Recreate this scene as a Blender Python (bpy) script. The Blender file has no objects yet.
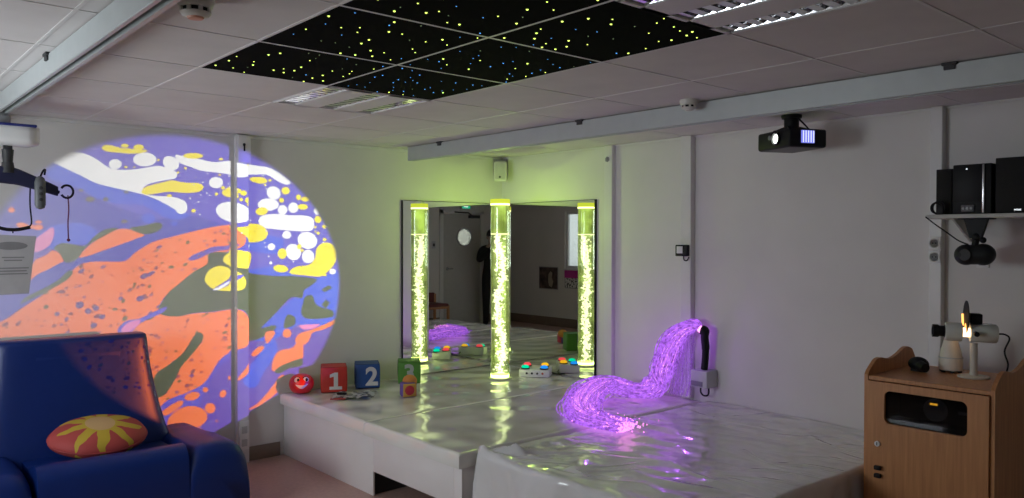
import bpy, bmesh, math, random
from mathutils import Vector, Matrix
from mathutils.geometry import delaunay_2d_cdt, intersect_point_tri_2d
PI = math.pi
random.seed(7)
SC = bpy.context.scene
COL = SC.collection

# ------------------------------------------------------------------ camera
F_PX = 793.73
CAM = Vector((5.4486, -4.6323, 1.575))
RV = Vector((0.65730, 0.75363, 0.00155))
UV = Vector((-0.01067, 0.00725, 0.99992))
FV = Vector((-0.75355, 0.65726, -0.01281))
cd = bpy.data.cameras.new('camera')
cam = bpy.data.objects.new('camera', cd)
COL.objects.link(cam)
cam.matrix_world = Matrix(((RV.x, UV.x, -FV.x, CAM.x), (RV.y, UV.y, -FV.y, CAM.y), (RV.z, UV.z, -FV.z, CAM.z), (0, 0, 0, 1)))
cd.sensor_fit = 'HORIZONTAL'
cd.sensor_width = 36
cd.lens = F_PX * 36 / 1024
cd.clip_start = 0.02
SC.camera = cam
SC.view_settings.view_transform = 'Standard'
SC.view_settings.look = 'None'
SC.view_settings.gamma = 1
SC.view_settings.exposure = 0
SC.view_settings.use_curve_mapping = False
try:
    SC.cycles.use_denoising = True
    SC.cycles.use_adaptive_sampling = False
    SC.cycles.max_bounces = 10
    SC.cycles.glossy_bounces = 6
    SC.cycles.diffuse_bounces = 5
    SC.cycles.transparent_max_bounces = 24
    SC.cycles.caustics_reflective = True
    SC.cycles.sample_clamp_indirect = 6
except Exception:
    pass

# ------------------------------------------------------------------ materials
_M = {}
def nt(m):
    m.use_nodes = True
    return m.node_tree
def mat(name, col, rough=.55, metal=0., var=.06, scale=12., bump=0., bscale=60., spec=.5, stretch=None, emit=None, estr=0., coat=0., alpha=1., bdet=2, bdist=.02):
    """principled with a procedural colour variation and optional procedural bump"""
    if name in _M: return _M[name]
    m = bpy.data.materials.new(name); t = nt(m); n = t.nodes; l = t.links
    b = n['Principled BSDF']
    tc = n.new('ShaderNodeTexCoord')
    mp = n.new('ShaderNodeMapping'); l.new(tc.outputs['Object'], mp.inputs['Vector'])
    if stretch: mp.inputs['Scale'].default_value = stretch
    nz = n.new('ShaderNodeTexNoise'); nz.inputs['Scale'].default_value = scale; nz.inputs['Detail'].default_value = 3
    l.new(mp.outputs['Vector'], nz.inputs['Vector'])
    rp = n.new('ShaderNodeMapRange'); rp.inputs['From Min'].default_value = .3; rp.inputs['From Max'].default_value = .7
    rp.inputs['To Min'].default_value = 1 - var; rp.inputs['To Max'].default_value = 1 + var
    l.new(nz.outputs['Fac'], rp.inputs['Value'])
    mx = n.new('ShaderNodeVectorMath'); mx.operation = 'SCALE'
    mx.inputs[0].default_value = col[:3]; l.new(rp.outputs['Result'], mx.inputs['Scale'])
    l.new(mx.outputs['Vector'], b.inputs['Base Color'])
    b.inputs['Roughness'].default_value = rough; b.inputs['Metallic'].default_value = metal
    b.inputs['Specular IOR Level'].default_value = spec
    b.inputs['Coat Weight'].default_value = coat
    b.inputs['Alpha'].default_value = alpha
    if bump:
        n2 = n.new('ShaderNodeTexNoise'); n2.inputs['Scale'].default_value = bscale; n2.inputs['Detail'].default_value = bdet
        l.new(mp.outputs['Vector'], n2.inputs['Vector'])
        bp = n.new('ShaderNodeBump'); bp.inputs['Strength'].default_value = bump; bp.inputs['Distance'].default_value = bdist
        l.new(n2.outputs['Fac'], bp.inputs['Height']); l.new(bp.outputs['Normal'], b.inputs['Normal'])
    if emit:
        b.inputs['Emission Color'].default_value = (*emit, 1); b.inputs['Emission Strength'].default_value = estr
    _M[name] = m
    return m
def emis(name, col, s):
    if name in _M: return _M[name]
    m = bpy.data.materials.new(name); t = nt(m); t.nodes.clear()
    e = t.nodes.new('ShaderNodeEmission'); e.inputs[0].default_value = (*col, 1); e.inputs[1].default_value = s
    o = t.nodes.new('ShaderNodeOutputMaterial'); t.links.new(e.outputs[0], o.inputs[0])
    try: m.cycles.emission_sampling = 'NONE'
    except Exception: pass
    _M[name] = m
    return m
def glassy(name, tint=(1, 1, 1), gloss=.12, rough=.03):
    """thin clear sheet: transparent with a fresnel gloss"""
    if name in _M: return _M[name]
    m = bpy.data.materials.new(name); t = nt(m); n = t.nodes; l = t.links; n.clear()
    tr = n.new('ShaderNodeBsdfTransparent'); tr.inputs[0].default_value = (*tint, 1)
    g = n.new('ShaderNodeBsdfGlossy'); g.inputs['Roughness'].default_value = rough
    lw = n.new('ShaderNodeLayerWeight'); lw.inputs['Blend'].default_value = .35
    mr = n.new('ShaderNodeMapRange'); mr.inputs['To Min'].default_value = gloss * .4; mr.inputs['To Max'].default_value = min(1, gloss * 4)
    l.new(lw.outputs['Fresnel'], mr.inputs['Value'])
    mx = n.new('ShaderNodeMixShader'); l.new(mr.outputs['Result'], mx.inputs['Fac'])
    l.new(tr.outputs[0], mx.inputs[1]); l.new(g.outputs[0], mx.inputs[2])
    o = n.new('ShaderNodeOutputMaterial'); l.new(mx.outputs[0], o.inputs[0])
    _M[name] = m
    return m
def glow(name, col, strength, opacity, nscale=40., lo=.35, hi=.65):
    """translucent lit stuff: transparent mixed with emission, broken up by noise"""
    if name in _M: return _M[name]
    m = bpy.data.materials.new(name); t = nt(m); n = t.nodes; l = t.links; n.clear()
    tr = n.new('ShaderNodeBsdfTransparent')
    e = n.new('ShaderNodeEmission'); e.inputs[0].default_value = (*col, 1)
    tc = n.new('ShaderNodeTexCoord'); nz = n.new('ShaderNodeTexNoise'); nz.inputs['Scale'].default_value = nscale
    l.new(tc.outputs['Object'], nz.inputs['Vector'])
    mr = n.new('ShaderNodeMapRange'); mr.inputs['From Min'].default_value = lo; mr.inputs['From Max'].default_value = hi
    mr.inputs['To Min'].default_value = .35 * strength; mr.inputs['To Max'].default_value = strength * 1.4
    l.new(nz.outputs['Fac'], mr.inputs['Value']); l.new(mr.outputs['Result'], e.inputs['Strength'])
    try: m.cycles.emission_sampling = 'NONE'
    except Exception: pass
    mx = n.new('ShaderNodeMixShader'); mx.inputs[0].default_value = opacity
    l.new(tr.outputs[0], mx.inputs[1]); l.new(e.outputs[0], mx.inputs[2])
    o = n.new('ShaderNodeOutputMaterial'); l.new(mx.outputs[0], o.inputs[0])
    _M[name] = m
    return m

M_WALL = mat('wall_paint', (.70, .68, .66), .6, var=.03, scale=3, bump=.05, bscale=180)
M_CEIL = mat('ceiling_tile', (.64, .61, .60), .8, var=.04, scale=5, bump=.12, bscale=250)
M_TBAR = mat('ceiling_bar_white', (.67, .65, .64), .5, var=.02)
M_TRIM = mat('trunking_white', (.72, .71, .70), .4, var=.02)
M_FLOOR = mat('floor_vinyl', (.46, .30, .25), .35, var=.1, scale=40)
M_SKIRT = mat('skirting_brown', (.23, .17, .13), .45, var=.06)
M_WHITE = mat('white_plastic', (.78, .78, .77), .35, var=.02)
M_OFFW = mat('offwhite_plastic', (.62, .61, .56), .4, var=.03)
M_GREY = mat('grey_plastic', (.33, .33, .34), .4, var=.04)
M_LGREY = mat('light_grey_plastic', (.50, .51, .53), .4, var=.04)
M_BLACK = mat('black_plastic', (.012, .012, .014), .5, var=.1, spec=.2)
M_BLACKG = mat('black_gloss', (.008, .008, .01), .08, var=.05)
M_DARK = mat('dark_grey_and_shade', (.03, .03, .032), .6, var=.1)  # own colour of dark parts; also shade painted in the platform opening
M_STEEL = mat('steel', (.62, .62, .63), .25, metal=1, var=.04)
M_ALU = mat('rail_aluminium', (.46, .49, .49), .42, metal=.25, var=.03)
M_LOUV = mat('louvre_aluminium', (.62, .62, .63), .12, metal=1, var=.02)
M_MIRROR = None

# ------------------------------------------------------------------ mesh helpers
def add_mesh(bm, tmp, M=None):
    if M is not None: tmp.transform(M)
    me = bpy.data.meshes.new('tmp'); tmp.to_mesh(me); tmp.free()
    bm.from_mesh(me); bpy.data.meshes.remove(me)
def box(bm, c, s, rot=None, bevel=0., seg=2):
    t = bmesh.new(); bmesh.ops.create_cube(t, size=1)
    bmesh.ops.scale(t, vec=s, verts=t.verts)
    if bevel: bmesh.ops.bevel(t, geom=list(t.edges), offset=bevel, segments=seg, profile=.5, affect='EDGES')
    M = Matrix.Translation(c) @ (rot.to_4x4() if rot is not None else Matrix())
    add_mesh(bm, t, M)
def boxr(bm, x0, x1, y0, y1, z0, z1, bevel=0., seg=2):
    box(bm, ((x0 + x1) / 2, (y0 + y1) / 2, (z0 + z1) / 2), (abs(x1 - x0), abs(y1 - y0), abs(z1 - z0)), None, bevel, seg)
def frame_from(d):
    d = d.normalized(); a = Vector((0, 0, 1)) if abs(d.z) < .9 else Vector((1, 0, 0))
    x = a.cross(d).normalized(); y = d.cross(x)
    return x, y
def rings(bm, rs, cap0=True, cap1=True, closed=True):
    vr = [[bm.verts.new(p) for p in r] for r in rs]
    n = len(vr[0])
    for a, b in zip(vr[:-1], vr[1:]):
        for i in range(n if closed else n - 1):
            j = (i + 1) % n
            try: bm.faces.new((a[i], a[j], b[j], b[i]))
            except ValueError: pass
    if cap0: bm.faces.new(list(reversed(vr[0])))
    if cap1: bm.faces.new(vr[-1])
def cyl(bm, p0, p1, r0, r1=None, n=24, caps=True):
    p0 = Vector(p0); p1 = Vector(p1); r1 = r0 if r1 is None else r1
    x, y = frame_from(p1 - p0)
    f = lambda p, r: [p + x * r * math.cos(2 * PI * i / n) + y * r * math.sin(2 * PI * i / n) for i in range(n)]
    rings(bm, [f(p0, r0), f(p1, r1)], caps, caps)
def lathe(bm, prof, c=(0, 0, 0), n=32, M=None, cap0=True, cap1=True):
    t = bmesh.new()
    rings(t, [[Vector((r * math.cos(2 * PI * i / n), r * math.sin(2 * PI * i / n), z)) for i in range(n)] for r, z in prof], cap0, cap1)
    add_mesh(bm, t, Matrix.Translation(c) @ (M if M is not None else Matrix()))
def smooth_path(pts, k=6):
    P = [Vector(p) for p in pts]; out = []
    for i in range(len(P) - 1):
        p0 = P[max(i - 1, 0)]; p1 = P[i]; p2 = P[i + 1]; p3 = P[min(i + 2, len(P) - 1)]
        for j in range(k):
            t = j / k
            out.append(.5 * ((2 * p1) + (p2 - p0) * t + (2 * p0 - 5 * p1 + 4 * p2 - p3) * t * t + (3 * p1 - p0 - 3 * p2 + p3) * t ** 3))
    out.append(P[-1]); return out
def tube(bm, pts, r, n=8, caps=True):
    pts = [Vector(p) for p in pts]; N = len(pts)
    R = r if isinstance(r, (list, tuple)) else [r] * N
    d0 = (pts[1] - pts[0]); x, y = frame_from(d0); rs = []
    for i, p in enumerate(pts):
        d = (pts[min(i + 1, N - 1)] - pts[max(i - 1, 0)]).normalized()
        x = (x - d * x.dot(d)).normalized(); y = d.cross(x)
        rs.append([p + x * R[i] * math.cos(2 * PI * k / n) + y * R[i] * math.sin(2 * PI * k / n) for k in range(n)])
    rings(bm, rs, caps, caps)
def prism(bm, poly, d, M=None):
    t = bmesh.new()
    rings(t, [[Vector((x, y, 0)) for x, y in poly], [Vector((x, y, d)) for x, y in poly]])
    bmesh.ops.recalc_face_normals(t, faces=t.faces)
    add_mesh(bm, t, M)
def sphere(bm, c, r, sc=(1, 1, 1), u=24, v=14, M=None):
    t = bmesh.new(); bmesh.ops.create_uvsphere(t, u_segments=u, v_segments=v, radius=r)
    bmesh.ops.scale(t, vec=sc, verts=t.verts)
    add_mesh(bm, t, Matrix.Translation(c) @ (M if M is not None else Matrix()))
def rrect(x0, x1, y0, y1, r, k=5):
    out = []
    for cx, cy, a in ((x1 - r, y1 - r, 0), (x0 + r, y1 - r, 90), (x0 + r, y0 + r, 180), (x1 - r, y0 + r, 270)):
        for i in range(k + 1):
            t = math.radians(a + 90 * i / k); out.append((cx + r * math.cos(t), cy + r * math.sin(t)))
    return out
def world_m(o):
    m = o.matrix_basis.copy(); p = o.parent
    while p is not None: m = p.matrix_basis @ m; p = p.parent
    return m
def obj(name, bm, m, parent=None, smooth=True, world=False, angle=40, recalc=True, bevel=0.):
    """link a bmesh as ONE object; world=True: the coordinates are world ones"""
    if recalc: bmesh.ops.recalc_face_normals(bm, faces=bm.faces)
    if parent is not None and world: bm.transform(world_m(parent).inverted())
    me = bpy.data.meshes.new(name); bm.to_mesh(me); bm.free()
    for q in (m if isinstance(m, (list, tuple)) else [m]): me.materials.append(q)
    if smooth:
        me.polygons.foreach_set('use_smooth', [True] * len(me.polygons))
        try: me.set_sharp_from_angle(angle=math.radians(angle))
        except Exception: pass
    o = bpy.data.objects.new(name, me); COL.objects.link(o)
    if parent is not None: o.parent = parent
    return o
def tag(o, label, cat, group=None):
    o['label'] = label; o['category'] = cat
    if group: o['group'] = group
    return o
def thing(name, label, cat, loc=(0, 0, 0), rz=0., group=None):
    o = bpy.data.objects.new(name, None); COL.objects.link(o); o.empty_display_size = .05
    o.location = loc; o.rotation_euler = (0, 0, rz)
    return tag(o, label, cat, group)
def struct(name, bm, m, parent=None, **k):
    o = obj(name, bm, m, parent, **k)
    if parent is None: o['kind'] = 'structure'
    return o
def B(): return bmesh.new()
def copy_tree(o, parent=None):
    c = o.copy(); COL.objects.link(c)
    if parent is not None: c.parent = parent
    for ch in [q for q in bpy.data.objects if q.parent == o]: copy_tree(ch, c)
    return c
def text_bm(s, size, depth, bold=0.):
    cu = bpy.data.curves.new('t', 'FONT'); cu.body = s; cu.size = size; cu.extrude = depth / 2; cu.offset = bold
    cu.align_x = 'CENTER'; cu.align_y = 'CENTER'
    o = bpy.data.objects.new('t', cu); COL.objects.link(o)
    dg = bpy.context.evaluated_depsgraph_get(); me = bpy.data.meshes.new_from_object(o.evaluated_get(dg))
    bm = bmesh.new(); bm.from_mesh(me)
    bpy.data.objects.remove(o); bpy.data.curves.remove(cu); bpy.data.meshes.remove(me)
    return bm
def plate_with_hole(outer, inner, y0, y1, ax=1):
    b = B(); ed = []
    for loop_ in (outer, inner):
        vs = [b.verts.new((x, y0, z) if ax == 1 else (y0, x, z)) for x, z in loop_]
        ed += [b.edges.new((vs[k], vs[(k + 1) % len(vs)])) for k in range(len(vs))]
    g_ = bmesh.ops.triangle_fill(b, use_beauty=True, edges=ed)
    ex = bmesh.ops.extrude_face_region(b, geom=list(b.faces))
    for v in [q for q in ex['geom'] if isinstance(q, bmesh.types.BMVert)]: v.co[ax] = y1
    return b
def Mz(a): return Matrix.Rotation(a, 4, 'Z')
def basis(x, y, z, o): 
    return Matrix(((x[0], y[0], z[0], o[0]), (x[1], y[1], z[1], o[1]), (x[2], y[2], z[2], o[2]), (0, 0, 0, 1)))

# ------------------------------------------------------------------ room shell
H = 2.30; XB = 6.2; YF = -5.4; HP = .449
WX0, WX1, WZ0, WZ1 = 3.55, 4.62, 1.05, 2.06        # window in the front wall
b = B(); boxr(b, -.1, XB + .1, YF - .1, .1, -.1, 0); struct('floor', b, M_FLOOR, smooth=False)
b = B(); boxr(b, -.1, 0, YF - .1, .1, 0, H + .15); struct('wall_left', b, M_WALL, smooth=False)
b = B(); boxr(b, 0, XB, 0, .1, 0, H + .15); struct('wall_right', b, M_WALL, smooth=False)
b = B(); boxr(b, XB, XB + .1, YF - .1, -4.76, 0, H + .15); boxr(b, XB, XB + .1, -3.86, .1, 0, H + .15); boxr(b, XB, XB + .1, -4.76, -3.86, 2.04, H + .15)
struct('wall_back', b, M_WALL, smooth=False)
VX0, VX1 = 1.0, 2.4                                # an added, unseen window that lets extra daylight in
b = B()
for x0, x1 in ((0, VX0), (VX1, WX0), (WX1, XB)): boxr(b, x0, x1, YF - .1, YF, 0, H + .15)
for x0, x1 in ((VX0, VX1), (WX0, WX1)):
    boxr(b, x0, x1, YF - .1, YF, 0, WZ0); boxr(b, x0, x1, YF - .1, YF, WZ1, H + .15)
struct('wall_front', b, M_WALL, smooth=False)
# ceiling: tiles on a 600 grid; star and light cells are left open
GX0, GY0 = 2.035 - 4 * .6, -2.215 + 4 * .6
STAR = [(i, j) for i in (4, 5, 6) for j in (4, 5)]
LIGHTS = [(3, 4), (7, 4)]
b = B()
for i in range(0, 12):
    for j in range(0, 11):
        x0, y1 = GX0 + .6 * i, GY0 - .6 * j
        X0, X1, Y0, Y1 = max(x0, 0), min(x0 + .6, XB), max(y1 - .6, YF), min(y1, 0)
        if X1 - X0 < .01 or Y1 - Y0 < .01 or (i, j) in LIGHTS: continue
        boxr(b, X0, X1, Y0, Y1, H, H + .03)
boxr(b, 0, XB, YF, 0, H + .13, H + .15)
struct('ceiling', b, M_CEIL, smooth=False)
b = B()
for i in range(0, 12):
    x = GX0 + .6 * i
    if 0 < x < XB: boxr(b, x - .006, x + .006, YF, 0, H - .0022, H + .002)
for j in range(0, 11):
    y = GY0 - .6 * j
    if YF < y < 0: boxr(b, 0, XB, y - .006, y + .006, H - .002, H + .002)
struct('trim_1', b, M_TBAR, smooth=False)
# brown coved skirting
b = B(); boxr(b, 0, .012, -5.4, -2.12, 0, .10, .003); struct('baseboard_left', b, M_SKIRT)
b = B(); boxr(b, 0, XB, YF, YF + .012, 0, .16, .003); struct('baseboard_front', b, M_SKIRT)
b = B(); boxr(b, XB - .012, XB, -3.82, 0, 0, .16, .003); boxr(b, XB - .012, XB, YF, -4.80, 0, .16, .003); struct('baseboard_back', b, M_SKIRT)
b = B(); boxr(b, 3.66, XB, -.012, 0, 0, .10, .003); struct('baseboard_right', b, M_SKIRT)
# trunking / wall battens
def batten(name, x0, x1, d=.05, z0=0., z1=H):
    b = B(); boxr(b, x0, x1, -d, 0, z0, z1, .004, 1); return struct(name, b, M_TRIM)
batten('trim_2', 1.268, 1.352, .04, .46)
batten('trim_3', 2.003, 2.092, .05, .46)
batten('trim_4', 3.672, 3.737, .05)
b = B(); boxr(b, 0, .05, -2.454, -2.368, 0, H, .004, 1); struct('trim_5', b, M_TRIM)
b = B(); boxr(b, 0, .02, -5.4, -.02, H - .02, H, .002, 1); 
boxr(b, .02, XB, -.012, 0, H - .012, H, .002, 1); struct('trim_6', b, M_TRIM)

# door in the back wall (seen in the mirrors)
d = bpy.data.objects.new('door_1', None); COL.objects.link(d); d.location = (XB + .02, -4.31, 0); d['kind'] = 'structure'
M_DOOR = mat('door_grey_paint', (.50, .49, .47), .5, var=.03)
b = B(); wcy, wcz, wr = -4.37, 1.605, .15
n = 40; ring = [(wcy + wr * math.cos(2 * PI * k / n), wcz + wr * math.sin(2 * PI * k / n)) for k in range(n)]
b = plate_with_hole([(-4.74, .005), (-3.88, .005), (-3.88, 2.03), (-4.74, 2.03)], ring, XB + .01, XB + .055, 0)
obj('door_leaf', b, M_DOOR, d, world=True)
b = B(); cyl(b, (XB + .03, wcy, wcz), (XB + .036, wcy, wcz), wr + .004, n=40); obj('porthole_glass', b, glassy('door_glass', (.95, .97, .95), .1), d, world=True)
b = B(); rings(b, [[Vector((XB + x, wcy + r * math.cos(2 * PI * k / n), wcz + r * math.sin(2 * PI * k / n))) for k in range(n)] for x, r in ((.012, .148), (-.004, .150), (-.004, .175), (.012, .178), (.012, .148))], False, False)
obj('porthole_ring', b, M_LGREY, d, world=True)
b = B(); boxr(b, XB - .02, XB + .06, -3.88, -3.80, 0, 2.10, .005); boxr(b, XB - .02, XB + .06, -4.82, -4.74, 0, 2.10, .005); boxr(b, XB - .02, XB + .06, -4.82, -3.80, 2.03, 2.10, .005)
obj('door_frame', b, M_TRIM, d, world=True)
b = B(); cyl(b, (XB + .01, -3.98, 1.03), (XB - .035, -3.98, 1.03), .012); cyl(b, (XB - .035, -3.975, 1.03), (XB - .035, -4.08, 1.03), .010); cyl(b, (XB + .01, -3.98, 1.03), (XB, -3.98, 1.03), .028)
obj('door_handle', b, M_STEEL, d, world=True)
b = B(); boxr(b, XB - .05, XB + .008, -4.70, -4.46, 1.955, 2.01, .006); tube(b, [(XB - .03, -4.5, 2.02), (XB - .22, -4.30, 2.045), (XB - .03, -4.12, 2.06)], .010)
obj('door_closer', b, M_DARK, d, world=True)
# corridor light behind the porthole: a bright little room beyond the door
b = B(); boxr(b, 7.0, 7.05, -5.4, -3.2, .8, 2.4); struct('wall_corridor', b, M_WALL)

# window in the front wall
def window(name, a, c):
    w = bpy.data.objects.new(name, None); COL.objects.link(w); w.location = ((a + c) / 2, YF - .05, WZ0); w['kind'] = 'structure'
    b = B(); m_ = (a + c) / 2
    for x0, x1, z0, z1 in ((a, a + .05, WZ0, WZ1), (c - .05, c, WZ0, WZ1), (a + .05, c - .05, WZ0, WZ0 + .05), (a + .05, c - .05, WZ1 - .05, WZ1), (m_ - .02, m_ + .02, WZ0 + .05, WZ1 - .05)):
        boxr(b, x0, x1, YF - .08, YF - .03, z0, z1, .004)
    obj('window_frame', b, M_TRIM, w, world=True)
    b = B(); boxr(b, a + .045, c - .045, YF - .058, YF - .052, WZ0 + .045, WZ1 - .045); obj('window_pane', b, glassy('window_glass', (.96, .98, 1), .08), w, world=True, smooth=False)
    b = B(); boxr(b, a - .03, c + .03, YF - .03, YF + .06, WZ0 - .025, WZ0, .005); obj('window_sill', b, M_TRIM, w, world=True)
window('window_1', WX0, WX1); window('added_window', VX0, VX1)  # the second one is added out of view for its daylight

# ------------------------------------------------------------------ world + lights
wd = bpy.data.worlds.new('sky'); SC.world = wd; wd.use_nodes = True
t = wd.node_tree; bg = t.nodes['Background']
nz = t.nodes.new('ShaderNodeTexNoise'); nz.inputs['Scale'].default_value = 9; nz.inputs['Detail'].default_value = 5
tc = t.nodes.new('ShaderNodeTexCoord'); t.links.new(tc.outputs['Generated'], nz.inputs['Vector'])
cr = t.nodes.new('ShaderNodeValToRGB'); cr.color_ramp.elements[0].position = .35; cr.color_ramp.elements[0].color = (.35, .38, .40, 1)
cr.color_ramp.elements[1].position = .6; cr.color_ramp.elements[1].color = (.95, 1, 1.0, 1)
t.links.new(nz.outputs['Fac'], cr.inputs[0]); t.links.new(cr.outputs[0], bg.inputs[0])
bg.inputs[1].default_value = 1.3
def light(name, kind, loc, power, col, **k):
    l = bpy.data.lights.new(name, kind); l.energy = power; l.color = col
    o = bpy.data.objects.new(name, l); COL.objects.link(o); o.location = loc
    for a, v in k.items(): setattr(l, a, v)
    return o, l
o, l = light('daylight_portal', 'AREA', ((WX0 + WX1) / 2, YF - .12, (WZ0 + WZ1) / 2), 1, (1, 1, 1), shape='RECTANGLE', size=WX1 - WX0, size_y=WZ1 - WZ0)
o.rotation_euler = (PI / 2, 0, 0); l.cycles.is_portal = True
o, l = light('added_daylight', 'AREA', ((VX0 + VX1) / 2, YF - .13, (WZ0 + WZ1) / 2), 46, (.93, .98, 1.0), shape='RECTANGLE', size=VX1 - VX0, size_y=WZ1 - WZ0)  # added lamp at the unseen window, brightens the whole room
o.rotation_euler = (PI / 2, 0, 0)
o, l = light('daylight_portal_door', 'AREA', (6.9, -4.3, 1.6), 12, (1, 1, .98), shape='SQUARE', size=.6)
o.rotation_euler = (0, PI / 2, 0); o.rotation_euler = (0, -PI / 2, 0)

# ------------------------------------------------------------------ star ceiling panels
M_FELT = mat('star_panel_felt', (.003, .003, .003), .95, var=.2, scale=80, spec=.04)
STAR_Y = emis('star_yellow', (.75, 1.0, .16), 2.2); STAR_B = emis('star_blue', (.10, .40, 1.0), 1.6); STAR_D = emis('star_dim', (.35, .5, .25), .7)
def star_mesh(nm, m, r):
    b = B(); lathe(b, [(r, 0), (r * .8, -r * .5), (r * .3, -r * .8)], n=8); bmesh.ops.recalc_face_normals(b, faces=b.faces)
    me = bpy.data.meshes.new(nm); b.to_mesh(me); b.free(); me.materials.append(m); return me
SM = {'y': star_mesh('sy', STAR_Y, .0044), 'y2': star_mesh('sy2', STAR_Y, .003), 'b': star_mesh('sb', STAR_B, .0032), 'b2': star_mesh('sb2', STAR_B, .0022), 'd': star_mesh('sd', STAR_D, .0022)}
sl = {(4, 5): 'black star ceiling panel with yellow dots, nearest the ceiling smoke detector by the left rail', (5, 5): 'black star ceiling panel, middle of the row on the smoke detector side', (6, 5): 'black star ceiling panel cut by the top edge of the photo',
      (4, 4): 'black star ceiling panel with many small blue dots beside the slotted ceiling light', (5, 4): 'black star ceiling panel of mixed blue and yellow dots, middle of the row on the beam side', (6, 4): 'black star ceiling panel with big yellow dots, rightmost, pointing at the projector'}
for (i, j) in STAR:
    x0, y1 = GX0 + .6 * i, GY0 - .6 * j
    p = thing('star_ceiling_panel', sl[(i, j)], 'ceiling panel', (x0 + .3, y1 - .3, H - .002), 0, 'star panels in the ceiling')
    b = B(); boxr(b, x0 + .0065, x0 + .5935, y1 - .5935, y1 - .0065, H - .002, H - .0002, .0005, 1); obj('felt_board', b, M_FELT, p, world=True, smooth=False)
    blue = {(4, 4): .85, (5, 4): .6, (4, 5): .08, (5, 5): .22, (6, 5): .15, (6, 4): .12}[(i, j)]
    pts = []
    tries = 0
    while len(pts) < 34 and tries < 2000:
        tries += 1
        q = (random.uniform(-.275, .275), random.uniform(-.275, .275))
        if all((q[0] - a[0]) ** 2 + (q[1] - a[1]) ** 2 > .045 ** 2 for a in pts): pts.append(q)
    for q in pts:
        u = random.random()
        kind = random.choice(['b', 'b2', 'b2']) if u < blue else random.choice(['y', 'y', 'y2', 'y2', 'd'])
        s = bpy.data.objects.new('star_light', SM[kind]); COL.objects.link(s); s.parent = p; s.location = (q[0], q[1], 0)

# ------------------------------------------------------------------ recessed louvre lights
def louvre_light(i, j, label):
    x0, y1 = GX0 + .6 * i, GY0 - .6 * j
    p = thing('louvre_ceiling_light', label, 'ceiling light', (x0 + .3, y1 - .3, H), 0, 'recessed louvre ceiling lights')
    slots = [(y1 - .585, y1 - .485), (y1 - .35, y1 - .25), (y1 - .115, y1 - .015)]
    b = B(); ys = [y1 - .598] + [v for s in slots for v in s] + [y1 - .002]
    for k in range(0, 8, 2): boxr(b, x0 + .002, x0 + .598, ys[k], ys[k + 1], H - .006, H + .012)
    boxr(b, x0 + .002, x0 + .02, y1 - .598, y1 - .002, H - .006, H + .012); boxr(b, x0 + .58, x0 + .598, y1 - .598, y1 - .002, H - .006, H + .012)
    boxr(b, x0 + .002, x0 + .598, y1 - .598, y1 - .002, H + .085, H + .095)
    obj('housing', b, M_TBAR, p, world=True, smooth=False)
    for (a, c) in slots:
        b = B(); N = 10
        for k in range(N + 1):
            x = x0 + .03 + .54 * k / N
            prof = [(-.004, .05), (.004, .05), (.014, .0025), (-.014, .0)]
            rings(b, [[Vector((x + u, yy, H + v)) for u, v in prof] for yy in (a, c)])
        # curved side reflectors
        for yy, s in ((a, 1), (c, -1)):
            rings(b, [[Vector((x, yy + s * q, H + v)) for q, v in ((0, 0), (.006, .02), (.02, .05), (.035, .07), (.03, .078), (-.001, .03))] for x in (x0 + .02, x0 + .58)])
        obj('louvre', b, M_LOUV, p, world=True, smooth=False)
        b = B(); cyl(b, (x0 + .03, (a + c) / 2, H + .07), (x0 + .57, (a + c) / 2, H + .07), .008, n=12)
        obj('light_tube', b, M_WHITE, p, world=True)
louvre_light(3, 4, 'unlit slotted ceiling light at the far end of the star panels')
louvre_light(7, 4, 'unlit slotted ceiling light at the top edge beside the rightmost star panel')

# ------------------------------------------------------------------ smoke detectors
def smoke(x, y, s, label, capm):
    p = thing('smoke_detector', label, 'smoke detector', (x, y, H), 0, 'ceiling smoke detectors')
    b = B(); lathe(b, [(.055 * s, 0), (.055 * s, -.018 * s), (.050 * s, -.030 * s), (.046 * s, -.034 * s)]); obj('base', b, M_OFFW, p)
    b = B(); lathe(b, [(.040 * s, -.034 * s), (.040 * s, -.048 * s)]); obj('vent_core', b, M_BLACK, p)
    b = B()
    for k in range(8):
        a = 2 * PI * k / 8; box(b, (.043 * s * math.cos(a), .043 * s * math.sin(a), -.041 * s), (.006 * s, .012 * s, .017 * s), Matrix.Rotation(a, 3, 'Z'))
    lathe(b, [(.046 * s, -.047 * s), (.040 * s, -.056 * s), (.022 * s, -.062 * s), (.002, -.063 * s)])
    obj('cap', b, M_OFFW, p)
    b = B(); lathe(b, [(.026 * s, -.060 * s), (.022 * s, -.066 * s), (.002, -.068 * s)]); obj('lens', b, capm, p)
smoke(3.015, -3.775, .98, 'smoke detector with orange underside between the left rail and the star panels', mat('detector_cap_orange', (.62, .30, .22), .5))  # orange light on the underside is put into its colour
smoke(2.93, -1.215, .85, 'small white smoke detector above the long beam', M_OFFW)

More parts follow.
